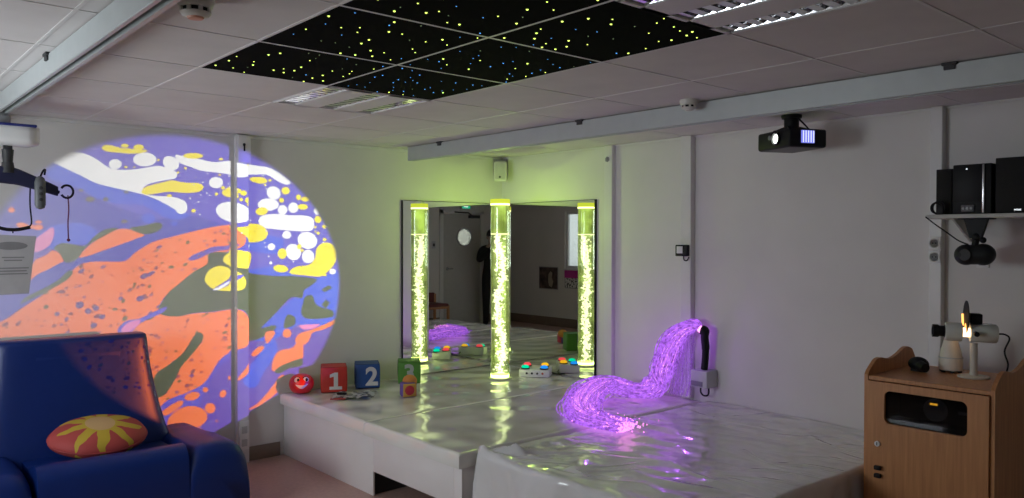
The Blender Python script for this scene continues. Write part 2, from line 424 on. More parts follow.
# ------------------------------------------------------------------ hoist rails
def rail(pathxy, y, label, clips, zt=H, h=.112, wd=.058):
    p = thing('hoist_rail', label, 'ceiling rail', (pathxy[0], y, zt), 0, 'ceiling hoist rails')
    x0, x1 = pathxy
    b = B(); zb = zt - h
    prof = [(0, zt - .006), (0, zb + .003), (.003, zb), (.016, zb), (.016, zb + .03), (.006, zb + .03), (.006, zt - .03), (wd - .006, zt - .03), (wd - .006, zb + .03), (wd - .018, zb + .03), (wd - .018, zb), (wd - .003, zb), (wd, zb + .003), (wd, zt - .006)]
    rings(b, [[Vector((x, y + q, z)) for q, z in prof] for x in (x0, x1)], False, False)
    t = b.verts[:]
    obj('rail_profile', b, M_ALU, p, world=True, smooth=False)
    b = B(); boxr(b, x0 - .006, x0 + .002, y - .001, y + wd + .001, zb - .001, zt - .004, .002, 1); obj('end_cap', b, M_LGREY, p, world=True)
    b = B(); boxr(b, x0 + .01, x1, y + .007, y + wd - .007, zb + .034, zb + .04); obj('slot_liner', b, M_BLACK, p, world=True, smooth=False)
    for x in clips:
        b = B(); boxr(b, x - .03, x + .03, y - .012, y + wd + .012, zt - .012, zt, .002, 1); boxr(b, x - .022, x + .022, y - .008, y + .002, zt - .03, zt - .01, .002, 1)
        obj('rail_bracket', b, M_DARK, p, world=True)
    return p
rail((.10, 6.1), -3.955, 'long pale ceiling rail with a dark slot at upper left, above the sling hoist', (1.9, 3.9), h=.09)
rail((.20, 6.1), -1.14, 'long grey ceiling beam ending above the mirrors, crossing to upper right', (.62, 2.07, 4.17))

# ------------------------------------------------------------------ ceiling hoist + spreader + handset + sheet
hx, hy = .66, -3.90
M_NAVY = mat('navy_strap', (.012, .014, .05), .5, var=.15)
p = thing('ceiling_hoist', 'white rounded hoist motor unit hanging from the left ceiling rail', 'hoist', (hx, hy, 2.04))
b = B()
rs = []
for k in range(15):
    tt = -1 + 2 * k / 14; s = (1 - abs(tt) ** 6) ** .5 if abs(tt) < 1 else .0
    s = max(s, .55)
    yy = hy + tt * .135
    rs.append([Vector((hx + x * s, yy, 2.105 + (z) * (0.55 + .45 * s))) for x, z in rrect(-.10, .10, -.055, .055, .035, 4)])
rings(b, rs); obj('motor_casing', b, M_WHITE, p, world=True, angle=60)
b = B(); boxr(b, hx - .085, hx + .1015, hy - .125, hy + .115, 2.144, 2.157, .004); obj('blue_stripe', b, mat('hoist_blue_trim', (.03, .04, .22), .4), p, world=True)
b = B(); boxr(b, hx - .03, hx + .03, hy - .055, hy + .01, 2.155, 2.205, .004); boxr(b, hx - .02, hx + .02, hy - .034, hy - .018, 2.20, 2.232); obj('trolley', b, M_GREY, p, world=True)
b = B(); boxr(b, hx - .012, hx + .012, hy - .02, hy + .02, 1.985, 2.06, .002); cyl(b, (hx, hy, 2.03), (hx, hy, 1.955), .028, .022, 16); obj('lift_strap', b, M_DARK, p, world=True)
p = thing('spreader_bar', 'dark blue sling spreader bar with end hook under the hoist motor', 'spreader bar', (hx, hy, 1.90))
b = B()
bar = smooth_path([(hx, hy - .27, 1.835), (hx, hy - .15, 1.885), (hx, hy, 1.90), (hx, hy + .12, 1.865), (hx, hy + .225, 1.825)], 5)
rs = []
for i, q in enumerate(bar):
    s = 1 - .45 * abs(i - 10) / 10
    rs.append([q + Vector((x, 0, z * s)) for x, z in rrect(-.022, .022, -.046, .046, .018, 3)])
rings(b, rs); obj('bar', b, M_NAVY, p, world=True)
b = B(); cyl(b, (hx, hy, 1.91), (hx, hy, 1.965), .034, .026, 18); obj('swivel', b, M_DARK, p, world=True)
for s in (1, -1):
    e = bar[-1] if s > 0 else bar[0]
    b = B(); tube(b, [e + Vector((0, s * (.02 + .026 + .030 * math.cos(a)) , .034 * math.sin(a))) for a in [math.radians(v) for v in range(-150, 160, 15)]], .006, 8)
    tube(b, [e + Vector((0, -s * .02, 0)), e + Vector((0, s * .01, -.005))], .009, 8)
    obj('sling_hook', b, M_BLACK, p, world=True)
p = thing('hoist_handset', 'grey pill shaped hoist handset hanging from the spreader bar', 'remote control', (hx + .04, hy + .135, 1.72))
b = B(); lathe(b, [(.004, -.085), (.02, -.078), (.026, -.06), (.026, .055), (.020, .078), (.006, .088)], (hx + .055, hy + .135, 1.81), 20, Matrix.Diagonal((.7, 1, 1, 1))); obj('handset_body', b, mat('handset_grey', (.10, .105, .11), .45), p, world=True)
b = B(); tube(b, smooth_path([(hx + .055, hy + .135, 1.89), (hx + .045, hy + .150, 1.925), (hx + .02, hy + .165, 1.935), (hx + .0, hy + .165, 1.91)], 5), .005, 8); obj('hanging_hook', b, M_BLACK, p, world=True)
for k in range(3):
    b = B(); lathe(b, [(.009, 0), (.009, .004), (.006, .005)], (hx + .0735, hy + .135, 1.835 - .03 * k), 12, Matrix.Rotation(PI / 2, 4, 'Y')); obj('button', b, M_DARK, p, world=True)
b = B(); e = bar[-1] + Vector((0, .05, -.02)); tube(b, smooth_path([e, e + Vector((0, .004, -.07)), e + Vector((0, 0, -.15)), e + Vector((0, .002, -.235))], 5), .0035, 8); sphere(b, e + Vector((0, .002, -.24)), .009, u=12, v=8)
tag(obj('pull_cord', b, mat('cord_maroon', (.12, .01, .03), .5)), 'thin hanging pull cord with red end on the spreader bar hook', 'cord')
p = thing('hoist_cable', 'dark cable loop drooping below the spreader bar at left edge', 'cable', (hx, hy - .05, 1.60))
b = B(); tube(b, smooth_path([(hx, hy + .10, 1.85), (hx + .002, hy + .098, 1.75), (hx, hy + .105, 1.66), (hx, hy + .095, 1.635)], 6), .004, 8); obj('cable', b, M_BLACK, p, world=True)
b = B(); tube(b, smooth_path([(hx, hy + .098, 1.632), (hx, hy + .03, 1.618), (hx, hy - .04, 1.628), (hx, hy - .12, 1.67)], 5), .009, 8); obj('strap_end', b, M_BLACK, p, world=True)
p = thing('instruction_sheet', 'grey laminated sheet hanging at the left edge in front of the projection', 'notice', (hx, hy + .05, 1.29))
b = B(); rings(b, [[Vector((hx + .004 + o_, y, z)) for y, z in ((hy - .23, 1.60), (hy + .125, 1.585), (hy + .09, 1.285), (hy - .23, 1.28))] for o_ in (0, .002)]); obj('sheet', b, mat('sheet_grey', (.40, .385, .39), .35, var=.05), p, world=True, smooth=False)
b = B()
lathe(b, [(.075, 0), (.075, .0008)], (hx + .0065, hy + .01, 1.535), 28, Matrix.Rotation(PI / 2, 4, 'Y') @ Matrix.Diagonal((.28, 1, 1, 1)))
for k, (z, w_) in enumerate(((1.475, .05), (1.46, .04), (1.42, .07), (1.405, .06), (1.39, .065))): boxr(b, hx + .0066, hx + .0072, hy + .02 - w_, hy + .02 + w_, z - .003, z + .003)
obj('printed_picture', b, mat('sheet_print', (.20, .195, .20), .5), p, world=True, smooth=False)
b = B(); tube(b, [(hx + .005, hy + .02, 1.60), (hx + .005, hy + .02, 1.625)], .003, 6); obj('tie', b, M_BLACK, p, world=True)

# ------------------------------------------------------------------ mirrors
def mirror_mat():
    m = bpy.data.materials.new('mirror_silver'); t = nt(m); t.nodes.clear()
    g = t.nodes.new('ShaderNodeBsdfGlossy'); g.inputs['Roughness'].default_value = 0; g.inputs['Color'].default_value = (.84, .86, .83, 1)
    o = t.nodes.new('ShaderNodeOutputMaterial'); t.links.new(g.outputs[0], o.inputs[0]); return m
M_MIRROR = mirror_mat()
MZ0, MZ1 = HP + .004, 1.887
p = thing('corner_mirror', 'tall safety mirror on the projection wall side of the corner', 'mirror', (.012, -.55, MZ0), 0, 'corner mirrors')
b = B(); boxr(b, .003, .016, -1.075, -.02, MZ0, MZ1); obj('mirror_backing', b, M_BLACK, p, world=True, smooth=False)
b = B(); boxr(b, .0161, .020, -1.069, -.021, MZ0 + .003, MZ1 - .003); obj('mirror_glass', b, M_MIRROR, p, world=True, smooth=False)
p = thing('corner_mirror', 'tall safety mirror on the wall right of the corner', 'mirror', (.58, -.012, MZ0), 0, 'corner mirrors')
b = B(); boxr(b, .003, 1.160, -.016, -.003, MZ0, MZ1); obj('mirror_backing', b, M_BLACK, p, world=True, smooth=False)
b = B(); boxr(b, .0165, 1.150, -.020, -.0161, MZ0 + .003, MZ1 - .003); obj('mirror_glass', b, M_MIRROR, p, world=True, smooth=False)

# ------------------------------------------------------------------ platforms
M_PBASE = mat('platform_white_vinyl', (.80, .77, .76), .42, var=.03, scale=4)
M_MAT = mat('mat_cream_vinyl', (.78, .77, .72), .10, var=.04, scale=3, bump=1.0, bscale=4.5, bdet=0, bdist=.032, spec=.6, coat=.25)
p = thing('soft_play_platform', 'white boxed platform in front of the corner mirrors with a dark opening', 'platform', (1.07, -1.05, 0))
b = B()
boxr(b, .004, 1.245, -2.09, -2.078, 0, .362, .002); boxr(b, 2.06, 2.135, -2.09, -2.078, 0, .362, .002); boxr(b, 1.245, 2.06, -2.09, -2.078, .150, .362, .002)
boxr(b, 2.10, 2.135, -2.078, -.03, 0, .365, .003); boxr(b, .004, 2.10, -2.078, -.03, .33, .36); boxr(b, .004, .03, -2.06, -.03, 0, .33)
obj('platform_box', b, M_PBASE, p, world=True, angle=30)
b = B(); boxr(b, 1.2, 2.09, -1.55, -1.52, 0, .33); boxr(b, 1.2, 1.22, -2.076, -1.55, 0, .33); obj('opening_shade', b, M_DARK, p, world=True, smooth=False)  # dark boards paint the shade inside the opening
def vinyl_mat(x0, x1, y0, y1, z0, z1, nx, ny, seed, amp=.0025):
    rnd = random.Random(seed); ph = [(rnd.uniform(2, 7), rnd.uniform(2, 7), rnd.uniform(0, 6)) for _ in range(5)]
    b = B(); grid = []
    r = .012
    for i in range(nx + 1):
        row = []
        for j in range(ny + 1):
            x = x0 + (x1 - x0) * i / nx; y = y0 + (y1 - y0) * j / ny
            z = z1 + amp * sum(math.sin(a * x + c * y + q) for a, c, q in ph) / 2
            dd = min(x - x0, x1 - x, y - y0, y1 - y)
            if dd < r: z -= r - math.sqrt(max(r * r - (r - dd) ** 2, 0))
            row.append(b.verts.new((x, y, z)))
        grid.append(row)
    for i in range(nx):
        for j in range(ny): b.faces.new((grid[i][j], grid[i + 1][j], grid[i + 1][j + 1], grid[i][j + 1]))
    loop = [grid[i][0] for i in range(nx + 1)] + [grid[nx][j] for j in range(1, ny + 1)] + [grid[i][ny] for i in range(nx - 1, -1, -1)] + [grid[0][j] for j in range(ny - 1, 0, -1)]
    low = [b.verts.new((v.co.x, v.co.y, z0)) for v in loop]
    for k in range(len(loop)):
        q = (k + 1) % len(loop); b.faces.new((loop[k], low[k], low[q], loop[q]))
    b.faces.new(low)
    return b
def dense(x0, x1, y0, y1, z0, z1, seed, amp): return vinyl_mat(x0, x1, y0, y1, z0, z1, int((x1 - x0) / .014), int((y1 - y0) / .014), seed, amp)
tag(obj('floor_mat', dense(.006, 1.195, -2.122, -.024, .374, HP, 3, .0014), M_MAT, angle=60), 'cream vinyl mat on the platform under the number cubes', 'mat', 'vinyl mats on the platform')
tag(obj('floor_mat', dense(1.20, 2.165, -2.132, -.024, .374, HP + .003, 5, .0018), M_MAT, angle=60), 'cream vinyl mat on the platform next to the shiny covered mattress', 'mat', 'vinyl mats on the platform')

# big mattress under loose glossy vinyl
M_SHEET = mat('mattress_loose_vinyl', (.76, .75, .75), .10, var=.03, scale=3, bump=.9, bscale=6, bdet=.5, bdist=.035, spec=.6, coat=.4, stretch=(1, 1.4, 1))
p = thing('covered_mattress', 'large mattress under a loose shiny pale vinyl cover along the right wall', 'mattress', (2.9, -1.03, 0))
b = B(); X0, X1, Y0, Y1 = 2.185, 3.635, -2.03, -.006
nx, ny, ns = 150, 205, 18
rnd = random.Random(11)
folds = []
for k in range(9):   # radiating folds from the front left corner
    a = math.radians(rnd.uniform(8, 86)); folds.append((2.2, -2.02, a, rnd.uniform(.25, .75), rnd.uniform(.010, .022), rnd.uniform(.006, .013)))
for k in range(12): folds.append((2.2 + rnd.uniform(0, .5), -2.0 + rnd.uniform(0, .12), math.radians(rnd.uniform(15, 70)), rnd.uniform(.18, .5), rnd.uniform(.009, .015), rnd.uniform(.007, .013)))
for k in range(9):   # loose folds anywhere
    folds.append((rnd.uniform(2.3, 3.5), rnd.uniform(-1.9, -.3), math.radians(rnd.uniform(-35, 75)), rnd.uniform(.25, .7), rnd.uniform(.012, .03), rnd.uniform(.003, .007)))
for k in range(7):   # fans out of the right end
    folds.append((3.62, -1.5 + .2 * k, math.radians(rnd.uniform(150, 215)), rnd.uniform(.2, .4), rnd.uniform(.01, .02), rnd.uniform(.003, .006)))
def wr(x, y):
    z = .004 * math.sin(3.1 * x + 1.7 * y) + .003 * math.sin(7 * y - 2.3 * x + 1) + .0025 * math.sin(11 * x + 5 * y)
    for (fx, fy, a, L, wdt, h) in folds:
        dx, dy = x - fx, y - fy; u = dx * math.cos(a) + dy * math.sin(a); v = -dx * math.sin(a) + dy * math.cos(a) + .03 * math.sin(u * 9)
        if -.05 < u < L * 1.3:
            env = math.exp(-((u - L * .4) / (L * .5)) ** 2); z += h * env * (math.exp(-(v / wdt) ** 2) - .5 * math.exp(-((v - 1.8 * wdt) / wdt) ** 2))
    return z
rr = .07
G = []
for i in range(nx + 1):
    row = []
    for j in range(ny + 1):
        x = X0 + (X1 - X0) * i / nx; y = Y0 + (Y1 - Y0) * j / ny
        z = HP + .005 + wr(x, y)
        for dd, r_ in ((x - X0, .03), (X1 - x, .02), (y - Y0, .03)):
            if dd < r_: z -= r_ - math.sqrt(max(r_ * r_ - (r_ - dd) ** 2, 0))
        row.append(b.verts.new((x, y, z)))
    G.append(row)
for i in range(nx):
    for j in range(ny): b.faces.new((G[i][j], G[i + 1][j], G[i + 1][j + 1], G[i][j + 1]))
loop = [(G[i][0], (0, -1)) for i in range(nx + 1)] + [(G[nx][j], (1, 0)) for j in range(1, ny + 1)]
loop = [(G[0][j], (-1, 0)) for j in range(ny, 0, -1)] + loop
prev = [v for v, _ in loop]
for k in range(1, ns + 1):
    cur = []
    for idx, (v, nrm) in enumerate(loop):
        z = v.co.z + (0.004 - v.co.z) * (k / ns); s = idx * .0100
        off = (.010 * math.sin(s * 13 + k * .08) + .006 * math.sin(s * 31 + 1)) * min(1, k / 6) + .028 * (k / ns) * (1 if nrm == (0, -1) else .2)
        if nrm == (-1, 0): off = min(off, 0) * .4
        if nrm == (1, 0): off = min(off, .006)
        cur.append(b.verts.new((v.co.x + nrm[0] * off, v.co.y + nrm[1] * off, z)))
    for q in range(len(cur) - 1): b.faces.new((prev[q], cur[q], cur[q + 1], prev[q + 1]))
    prev = cur
obj('vinyl_cover', b, M_SHEET, p, world=True, angle=80)
b = B(); boxr(b, X0 + .04, X1 - .04, Y0 + .05, Y1 - .01, .0, .36, .02); obj('foam_core', b, M_LGREY, p, world=True)

# ------------------------------------------------------------------ bubble tube
TX, TY = .588, -.520
p = thing('bubble_tube', 'tall lit yellow-green bubble tube standing before the mirrored corner', 'bubble tube', (TX, TY, HP))
ZT = 1.893; ZW = 1.615
b = B(); lathe(b, [(.098, 0), (.098, .008), (.09, .014), (.078, .016)], (TX, TY, HP + .002), 40); obj('base_ring', b, mat('tube_base_clear', (.62, .66, .45), .2), p, world=True)
b = B(); rings(b, [[Vector((TX + r * math.cos(2 * PI * k / 40), TY + r * math.sin(2 * PI * k / 40), z)) for k in range(40)] for r, z in ((.077, HP + .012), (.077, ZT - .03), (.072, ZT - .03), (.072, HP + .012))], False, False)
obj('acrylic_shell', b, glassy('tube_acrylic', (.93, .98, .80), .14), p, world=True)
b = B(); lathe(b, [(.074, 0), (.074, .02)], (TX, TY, HP + .018), 32); obj('lamp_plate', b, emis('tube_lamp', (.80, 1.0, .30), 6), p, world=True)
b = B(); lathe(b, [(.0705, HP + .04), (.0705, ZW - .004)], (TX, TY, 0), 32, None, True, True); obj('lit_water', b, glow('tube_water', (.56, .68, .20), 1.2, .36, 12), p, world=True)
b = B(); lathe(b, [(.071, ZW + .008), (.071, ZT - .045)], (TX, TY, 0), 32); obj('lit_air_space', b, glow('tube_air', (.56, .72, .17), 1.25, .88, 6), p, world=True)
b = B(); lathe(b, [(.079, ZT - .036), (.0795, ZT - .004), (.076, ZT)], (TX, TY, 0), 36); obj('cap', b, emis('tube_cap', (.72, .82, .06), .95), p, world=True)
b = B(); lathe(b, [(.0775, ZT - .050), (.0775, ZT - .036)], (TX, TY, 0), 36); obj('cap_rim', b, emis('tube_cap_rim', (1, 1, .45), 2.6), p, world=True)
b = B(); lathe(b, [(.0728, ZW - .006), (.0728, ZW + .004)], (TX, TY, 0), 32); obj('water_surface', b, emis('tube_surface', (.95, 1, .5), 1.8), p, world=True)
b = B(); rnd = random.Random(4)
zz = HP + .05
for k in range(1000):
    z = rnd.uniform(HP + .045, ZW - .01)
    cx, cy = .020 * math.sin(z * 11), .020 * math.cos(z * 9)
    rr_ = min(.062, abs(rnd.gauss(0, .032))); a = rnd.uniform(0, 2 * PI)
    x, y = cx + rr_ * math.cos(a), cy + rr_ * math.sin(a)
    if x * x + y * y > .062 ** 2: continue
    t = bmesh.new(); bmesh.ops.create_icosphere(t, subdivisions=1, radius=rnd.choice([.004, .005, .006, .008, .010, .012]))
    bmesh.ops.scale(t, vec=(1, 1, .75), verts=t.verts); add_mesh(b, t, Matrix.Translation((TX + x, TY + y, z)))
o = obj('bubbles', b, emis('bubble_glow', (1.0, 1.0, .74), 3.6), p, world=True); o['kind'] = 'stuff'
light('bubble_tube_light_top', 'POINT', (TX, TY, 1.72), 85, (.68, 1.0, .20), shadow_soft_size=0)
light('bubble_tube_light_base', 'POINT', (TX, TY, .481), 10, (.68, 1.0, .20), shadow_soft_size=0)

# ------------------------------------------------------------------ fibre optic spray
p = thing('fibre_optic_spray', 'glowing purple fibre optic bundle spilling from the wall onto the mattress', 'fibre optic light', (2.2, -.10, HP))
M_FIB = bpy.data.materials.new('fibre_glow'); t = nt(M_FIB); n = t.nodes; l = t.links; n.clear()
at = n.new('ShaderNodeTexCoord'); nz = n.new('ShaderNodeTexNoise'); nz.inputs['Scale'].default_value = 85; nz.inputs['Detail'].default_value = 0
l.new(at.outputs['Object'], nz.inputs['Vector'])
cr = n.new('ShaderNodeValToRGB'); e0 = cr.color_ramp.elements; e0[0].position = .0; e0[0].color = (.50, .12, .90, 1); e0[1].position = .56; e0[1].color = (.66, .19, .98, 1)
q = e0.new(.66); q.color = (.95, .32, 1.0, 1); q = e0.new(.75); q.color = (1.2, .55, 1.3, 1)
l.new(nz.outputs['Fac'], cr.inputs[0])
e = n.new('ShaderNodeEmission'); e.inputs[1].default_value = 1.05; l.new(cr.outputs[0], e.inputs[0])
o = n.new('ShaderNodeOutputMaterial'); l.new(e.outputs[0], o.inputs[0])
path = smooth_path([(2.205, -.10, .962), (2.165, -.115, .985), (2.04, -.135, .905), (1.945, -.14, .725), (1.895, -.15, .575), (1.86, -.21, .512), (1.79, -.33, .505), (1.63, -.34, .53), (1.65, -.50, .545), (1.76, -.74, .525), (1.98, -1.02, .50), (2.20, -1.13, .485), (2.44, -1.12, .485)], 5)
b = B(); rnd = random.Random(9); N = len(path)
tips = []
OUT = B()
for s in range(300):
    a = rnd.uniform(0, 2 * PI); rad = math.sqrt(rnd.random()) * (1.0 if s % 3 else 1.32); ph = rnd.uniform(0, 6); fr = rnd.uniform(.15, .5); end = N - rnd.choice([0, 0, 0, 1, 2, 3, 5, 8, 12, 18])
    pts = []
    for i in range(0, end):
        c = path[i]; f_ = i / (N - 1)
        spread = .018 + .052 * min(1, (i / 12.)) + .018 * min(1, max(0, (i - 20) / 8.)) if i > 1 else .016
        dv = (path[min(i + 1, N - 1)] - path[max(i - 1, 0)]).normalized(); side = dv.cross(Vector((0, 0, 1)))
        if side.length < .05: side = Vector((0, 1, 0))
        side.normalize(); up = side.cross(dv).normalized()
        rr2 = rad * (1 + .25 * math.sin(i * fr + ph))
        flat = .75 if i < 26 else .42
        q = c + side * spread * rr2 * 1.12 * math.cos(a + .3 * math.sin(i * .2 + ph)) + up * spread * flat * rr2 * math.sin(a + .3 * math.sin(i * .2 + ph))
        q.y = min(q.y, -.056)
        q.z = max(q.z, HP + .014 + .012 * rad)
        pts.append(q)
    if len(pts) > 3:
        if rad < .86: tube(b, pts, .0040, 3, False)
        else: tube(OUT, pts, .0042, 3, False)
        if rad < 1: tips.append(pts[-1])
o = obj('fibre_strands', b, M_FIB, p, world=True); o['kind'] = 'stuff'
b = B()
for s in range(60):   # loose strands that hang straight down by the batten
    x = 2.15 - .16 * rnd.random(); y = -.065 - .05 * rnd.random()
    tube(b, smooth_path([(2.17, -.11, .975), (x + .02, y, .92), (x, y, .75), (x - .01, y, .60), (x - .04 * rnd.random(), y - .05 * rnd.random(), .485)], 4), .0014, 3, False)
o = obj('outer_strands', OUT, glow('fibre_outer', (.46, .14, .95), 1.0, .55, 40), p, world=True); o['kind'] = 'stuff'
o = obj('hanging_strands', b, glow('fibre_faint', (.36, .12, .80), .7, .35, 60), p, world=True); o['kind'] = 'stuff'
b = B()
for q in tips:
    t = bmesh.new(); bmesh.ops.create_icosphere(t, subdivisions=1, radius=rnd.choice([.004, .005, .006])); add_mesh(b, t, Matrix.Translation(q))
for s in range(130):
    q = path[-1] + Vector((rnd.gauss(-.10, .09), rnd.gauss(.02, .05), 0)); q.z = HP + .03 + rnd.random() * .05
    t = bmesh.new(); bmesh.ops.create_icosphere(t, subdivisions=1, radius=rnd.choice([.003, .004, .005])); add_mesh(b, t, Matrix.Translation(q))
o = obj('lit_fibre_tips', b, emis('fibre_tip', (1.0, .30, .90), 1.7), p, world=True); o['kind'] = 'stuff'
b = B(); tube(b, smooth_path([(2.228, -.075, .684), (2.235, -.075, .75), (2.242, -.08, .83), (2.24, -.088, .90), (2.245, -.095, .945), (2.225, -.10, .955)], 5), [.024] * 10 + [.027] * 8 + [.029, .031, .033, .034, .034, .034, .033, .033], 14); obj('black_harness', b, M_BLACK, p, world=True)
b = B(); sphere(b, (2.217, -.103, .959), .024, u=16, v=10); obj('lit_collar', b, emis('collar_glow', (1, .32, .75), 2.4), p, world=True)
light('fibre_light_upper', 'POINT', (2.10, -.22, .90), .7, (.42, .10, 1.0), shadow_soft_size=0)
light('fibre_light_lower', 'POINT', (1.72, -.62, .68), 1.2, (.42, .10, 1.0), shadow_soft_size=0)
p = thing('light_source_box', 'grey light box on the right wall feeding the fibre bundle', 'light box', (2.22, -.07, .56))
b = B(); boxr(b, 2.15, 2.285, -.125, -.002, .562, .680, .008); obj('casing', b, M_LGREY, p, world=True)
b = B(); boxr(b, 2.156, 2.25, -.128, -.122, .572, .606, .002); obj('front_label', b, mat('box_label_grey', (.20, .18, .24), .4), p, world=True)
b = B(); tube(b, smooth_path([(2.19, -.06, .562), (2.19, -.06, .52), (2.215, -.06, .50), (2.25, -.06, .51), (2.255, -.06, .555)], 4), .006, 8); obj('cable', b, M_BLACK, p, world=True)

# ------------------------------------------------------------------ number cubes, ball, toy, leaflet, button box
def ang_to_cam(x, y): return math.atan2(CAM.y - y, CAM.x - x)
def number_cube(x, y, s, num, col, ncol, rz, label, nx=0.):
    p = thing('number_cube', label, 'cube', (x, y, HP), rz, 'soft number cubes')
    b = B(); t = bmesh.new(); bmesh.ops.create_cube(t, size=1); bmesh.ops.scale(t, vec=(s, s, s), verts=t.verts)
    bmesh.ops.bevel(t, geom=list(t.edges), offset=.012, segments=3, profile=.5, affect='EDGES')
    bmesh.ops.subdivide_edges(t, edges=t.edges, cuts=2, use_grid_fill=True)
    for v in t.verts:
        k = 1 - .06 * (abs(v.co.z) / (s / 2)) ** 2 * .5
        v.co.x *= 1 + .03 * (1 - (2 * v.co.z / s) ** 2); v.co.y *= 1 + .03 * (1 - (2 * v.co.z / s) ** 2)
        v.co.z -= .006 * (1 - (2 * v.co.x / s) ** 2) * (v.co.z > s * .45)
    add_mesh(b, t, Matrix.Translation((0, 0, s / 2 + .004)))
    obj('foam_block', b, mat('foam_' + num, col, .5, var=.05, scale=20), p)
    e = s / 2 - .004
    for zz_ in (.006, s):
        b = B(); tube(b, [Vector((a * e, c * e, zz_ + .001)) for a, c in ((-1, -1), (1, -1), (1, 1), (-1, 1), (-1, -1))], .0035, 6)
        obj('seam_piping', b, mat('piping_' + num, tuple(c * .7 for c in col), .5), p)
    if num == '1':
        tb = B(); prism(tb, [(-.045, -.062), (.045, -.062), (.045, -.040), (.016, -.040), (.016, .062), (-.008, .062), (-.042, .048), (-.042, .026), (-.014, .034), (-.014, -.040), (-.045, -.040)], .004, Matrix.Translation((0, 0, -.002)))
    else: tb = text_bm(num, s * 1.02, .004, .006)
    tb.transform(basis((0, 1, 0), (0, 0, 1), (1, 0, 0), (s / 2 * 1.03 + .0005, nx, s * .47)))
    obj('number', tb, ncol, p, smooth=False)
NW = mat('number_white', (.62, .62, .60), .5); NG = mat('number_grey', (.42, .45, .40), .5)
x, y = .165, -1.772; number_cube(x, y, .186, '1', (.52, .035, .022), NW, ang_to_cam(x, y) + .02, 'red soft cube with a white number 1', .012)
x, y = .185, -1.502; number_cube(x, y, .182, '2', (.018, .075, .26), NW, ang_to_cam(x, y) + .05, 'blue soft cube with a white number 2', .03)
x, y = .235, -1.155; number_cube(x, y, .172, '3', (.09, .27, .035), NG, ang_to_cam(x, y) + .03, 'green soft cube with a grey number 3 against the mirror edge', .0)
# smiling ball
x, y = .115, -2.005
p = thing('smiling_ball', 'round red ball with a white smile and eyes at the platform end', 'ball', (x, y, HP), ang_to_cam(x, y))
b = B(); t = bmesh.new(); bmesh.ops.create_uvsphere(t, u_segments=36, v_segments=22, radius=.088)
for v in t.verts:
    v.co.z *= .92
    if v.co.z > .05: v.co.z = .05 + (v.co.z - .05) * .75
    if v.co.z < -.06: v.co.z = -.06 + (v.co.z + .06) * .4
add_mesh(b, t, Matrix.Translation((0, 0, .073))); obj('ball_body', b, mat('ball_red', (.60, .02, .012), .35, var=.05), p)
def on_ball(az, el, r=.0885):
    return Vector((r * math.cos(el) * math.cos(az), r * math.cos(el) * math.sin(az), .073 + r * .92 * math.sin(el)))
for s, dz in ((-1, 0), (1, .0)):
    c = on_ball(s * .42, .52, .083)
    b = B(); sphere(b, c, .021, (.55, 1, 1.0)); e_ = obj('eye', b, NW, p)
    b = B(); sphere(b, c + Vector((.008, .006, .002)), .011, (.6, .9, 1.1)); obj('pupil', b, M_BLACK, e_)
    b = B(); tube(b, [on_ball(s * .42 + u, .80 - .10 * abs(u) / .22, .090) for u in (-.26, -.13, 0, .13, .26)], .004, 6); obj('eyebrow', b, M_BLACK, p)
b = B(); K = 12
up = [on_ball(-.5 + 1.0 * k / K, .10 - .06 * math.sin(PI * k / K), .0895) for k in range(K + 1)]
lo = [on_ball(-.5 + 1.0 * k / K, .10 - .36 * math.sin(PI * k / K) - .005, .0895) for k in range(K + 1)]
rings(b, [[u, l_, l_ * .97, u * .97] for u, l_ in zip(up, lo)]); obj('smile', b, NW, p)
# little soft toy cube with orange dome
x, y = .70, -1.475
p = thing('soft_toy_block', 'small colourful soft block with an orange dome in front of the green cube', 'toy', (x, y, HP), ang_to_cam(x, y) + .25)
TY_ = mat('toy_yellow', (.55, .33, .06), .7); TR_ = mat('toy_red', (.45, .03, .05), .7); TO_ = mat('toy_orange', (.60, .24, .05), .7); TP_ = mat('toy_purple', (.13, .08, .33), .7)
b = B(); box(b, (0, 0, .052), (.10, .10, .10), None, .014, 3); obj('block', b, TP_, p)
b = B(); box(b, (.0475, 0, .052), (.008, .092, .092), None, .003, 2); obj('front_panel', b, TY_, p)
b = B(); lathe(b, [(.034, 0), (.034, .003), (.03, .005)], (.051, 0, .052), 24, Matrix.Rotation(PI / 2, 4, 'Y')); obj('red_disc', b, TR_, p)
b = B(); box(b, (0, .0475, .052), (.092, .008, .092), None, .003, 2); obj('side_panel', b, TR_, p)
b = B(); sphere(b, (-.03, .022, .105), .052, (1, 1, .85)); obj('dome', b, TO_, p)
# leaflet
x, y = .48, -1.78; a = ang_to_cam(x, y)
p = thing('leaflet', 'crumpled grey and black leaflet lying before the red cube', 'leaflet', (x, y, HP + .003), a + PI / 2 - .12)
M_LEAF = bpy.data.materials.new('leaflet_print'); t = nt(M_LEAF); bs = t.nodes['Principled BSDF']; tc = t.nodes.new('ShaderNodeTexCoord'); vz = t.nodes.new('ShaderNodeTexVoronoi'); vz.inputs['Scale'].default_value = 26
cr = t.nodes.new('ShaderNodeValToRGB'); cr.color_ramp.interpolation = 'CONSTANT'; cr.color_ramp.elements[0].color = (.03, .03, .035, 1); cr.color_ramp.elements[1].position = .42; cr.color_ramp.elements[1].color = (.45, .45, .46, 1)
t.links.new(tc.outputs['Object'], vz.inputs['Vector']); t.links.new(vz.outputs['Distance'], cr.inputs[0]); t.links.new(cr.outputs[0], bs.inputs['Base Color']); bs.inputs['Roughness'].default_value = .3
b = B(); nxs, nys = 18, 10; g = []
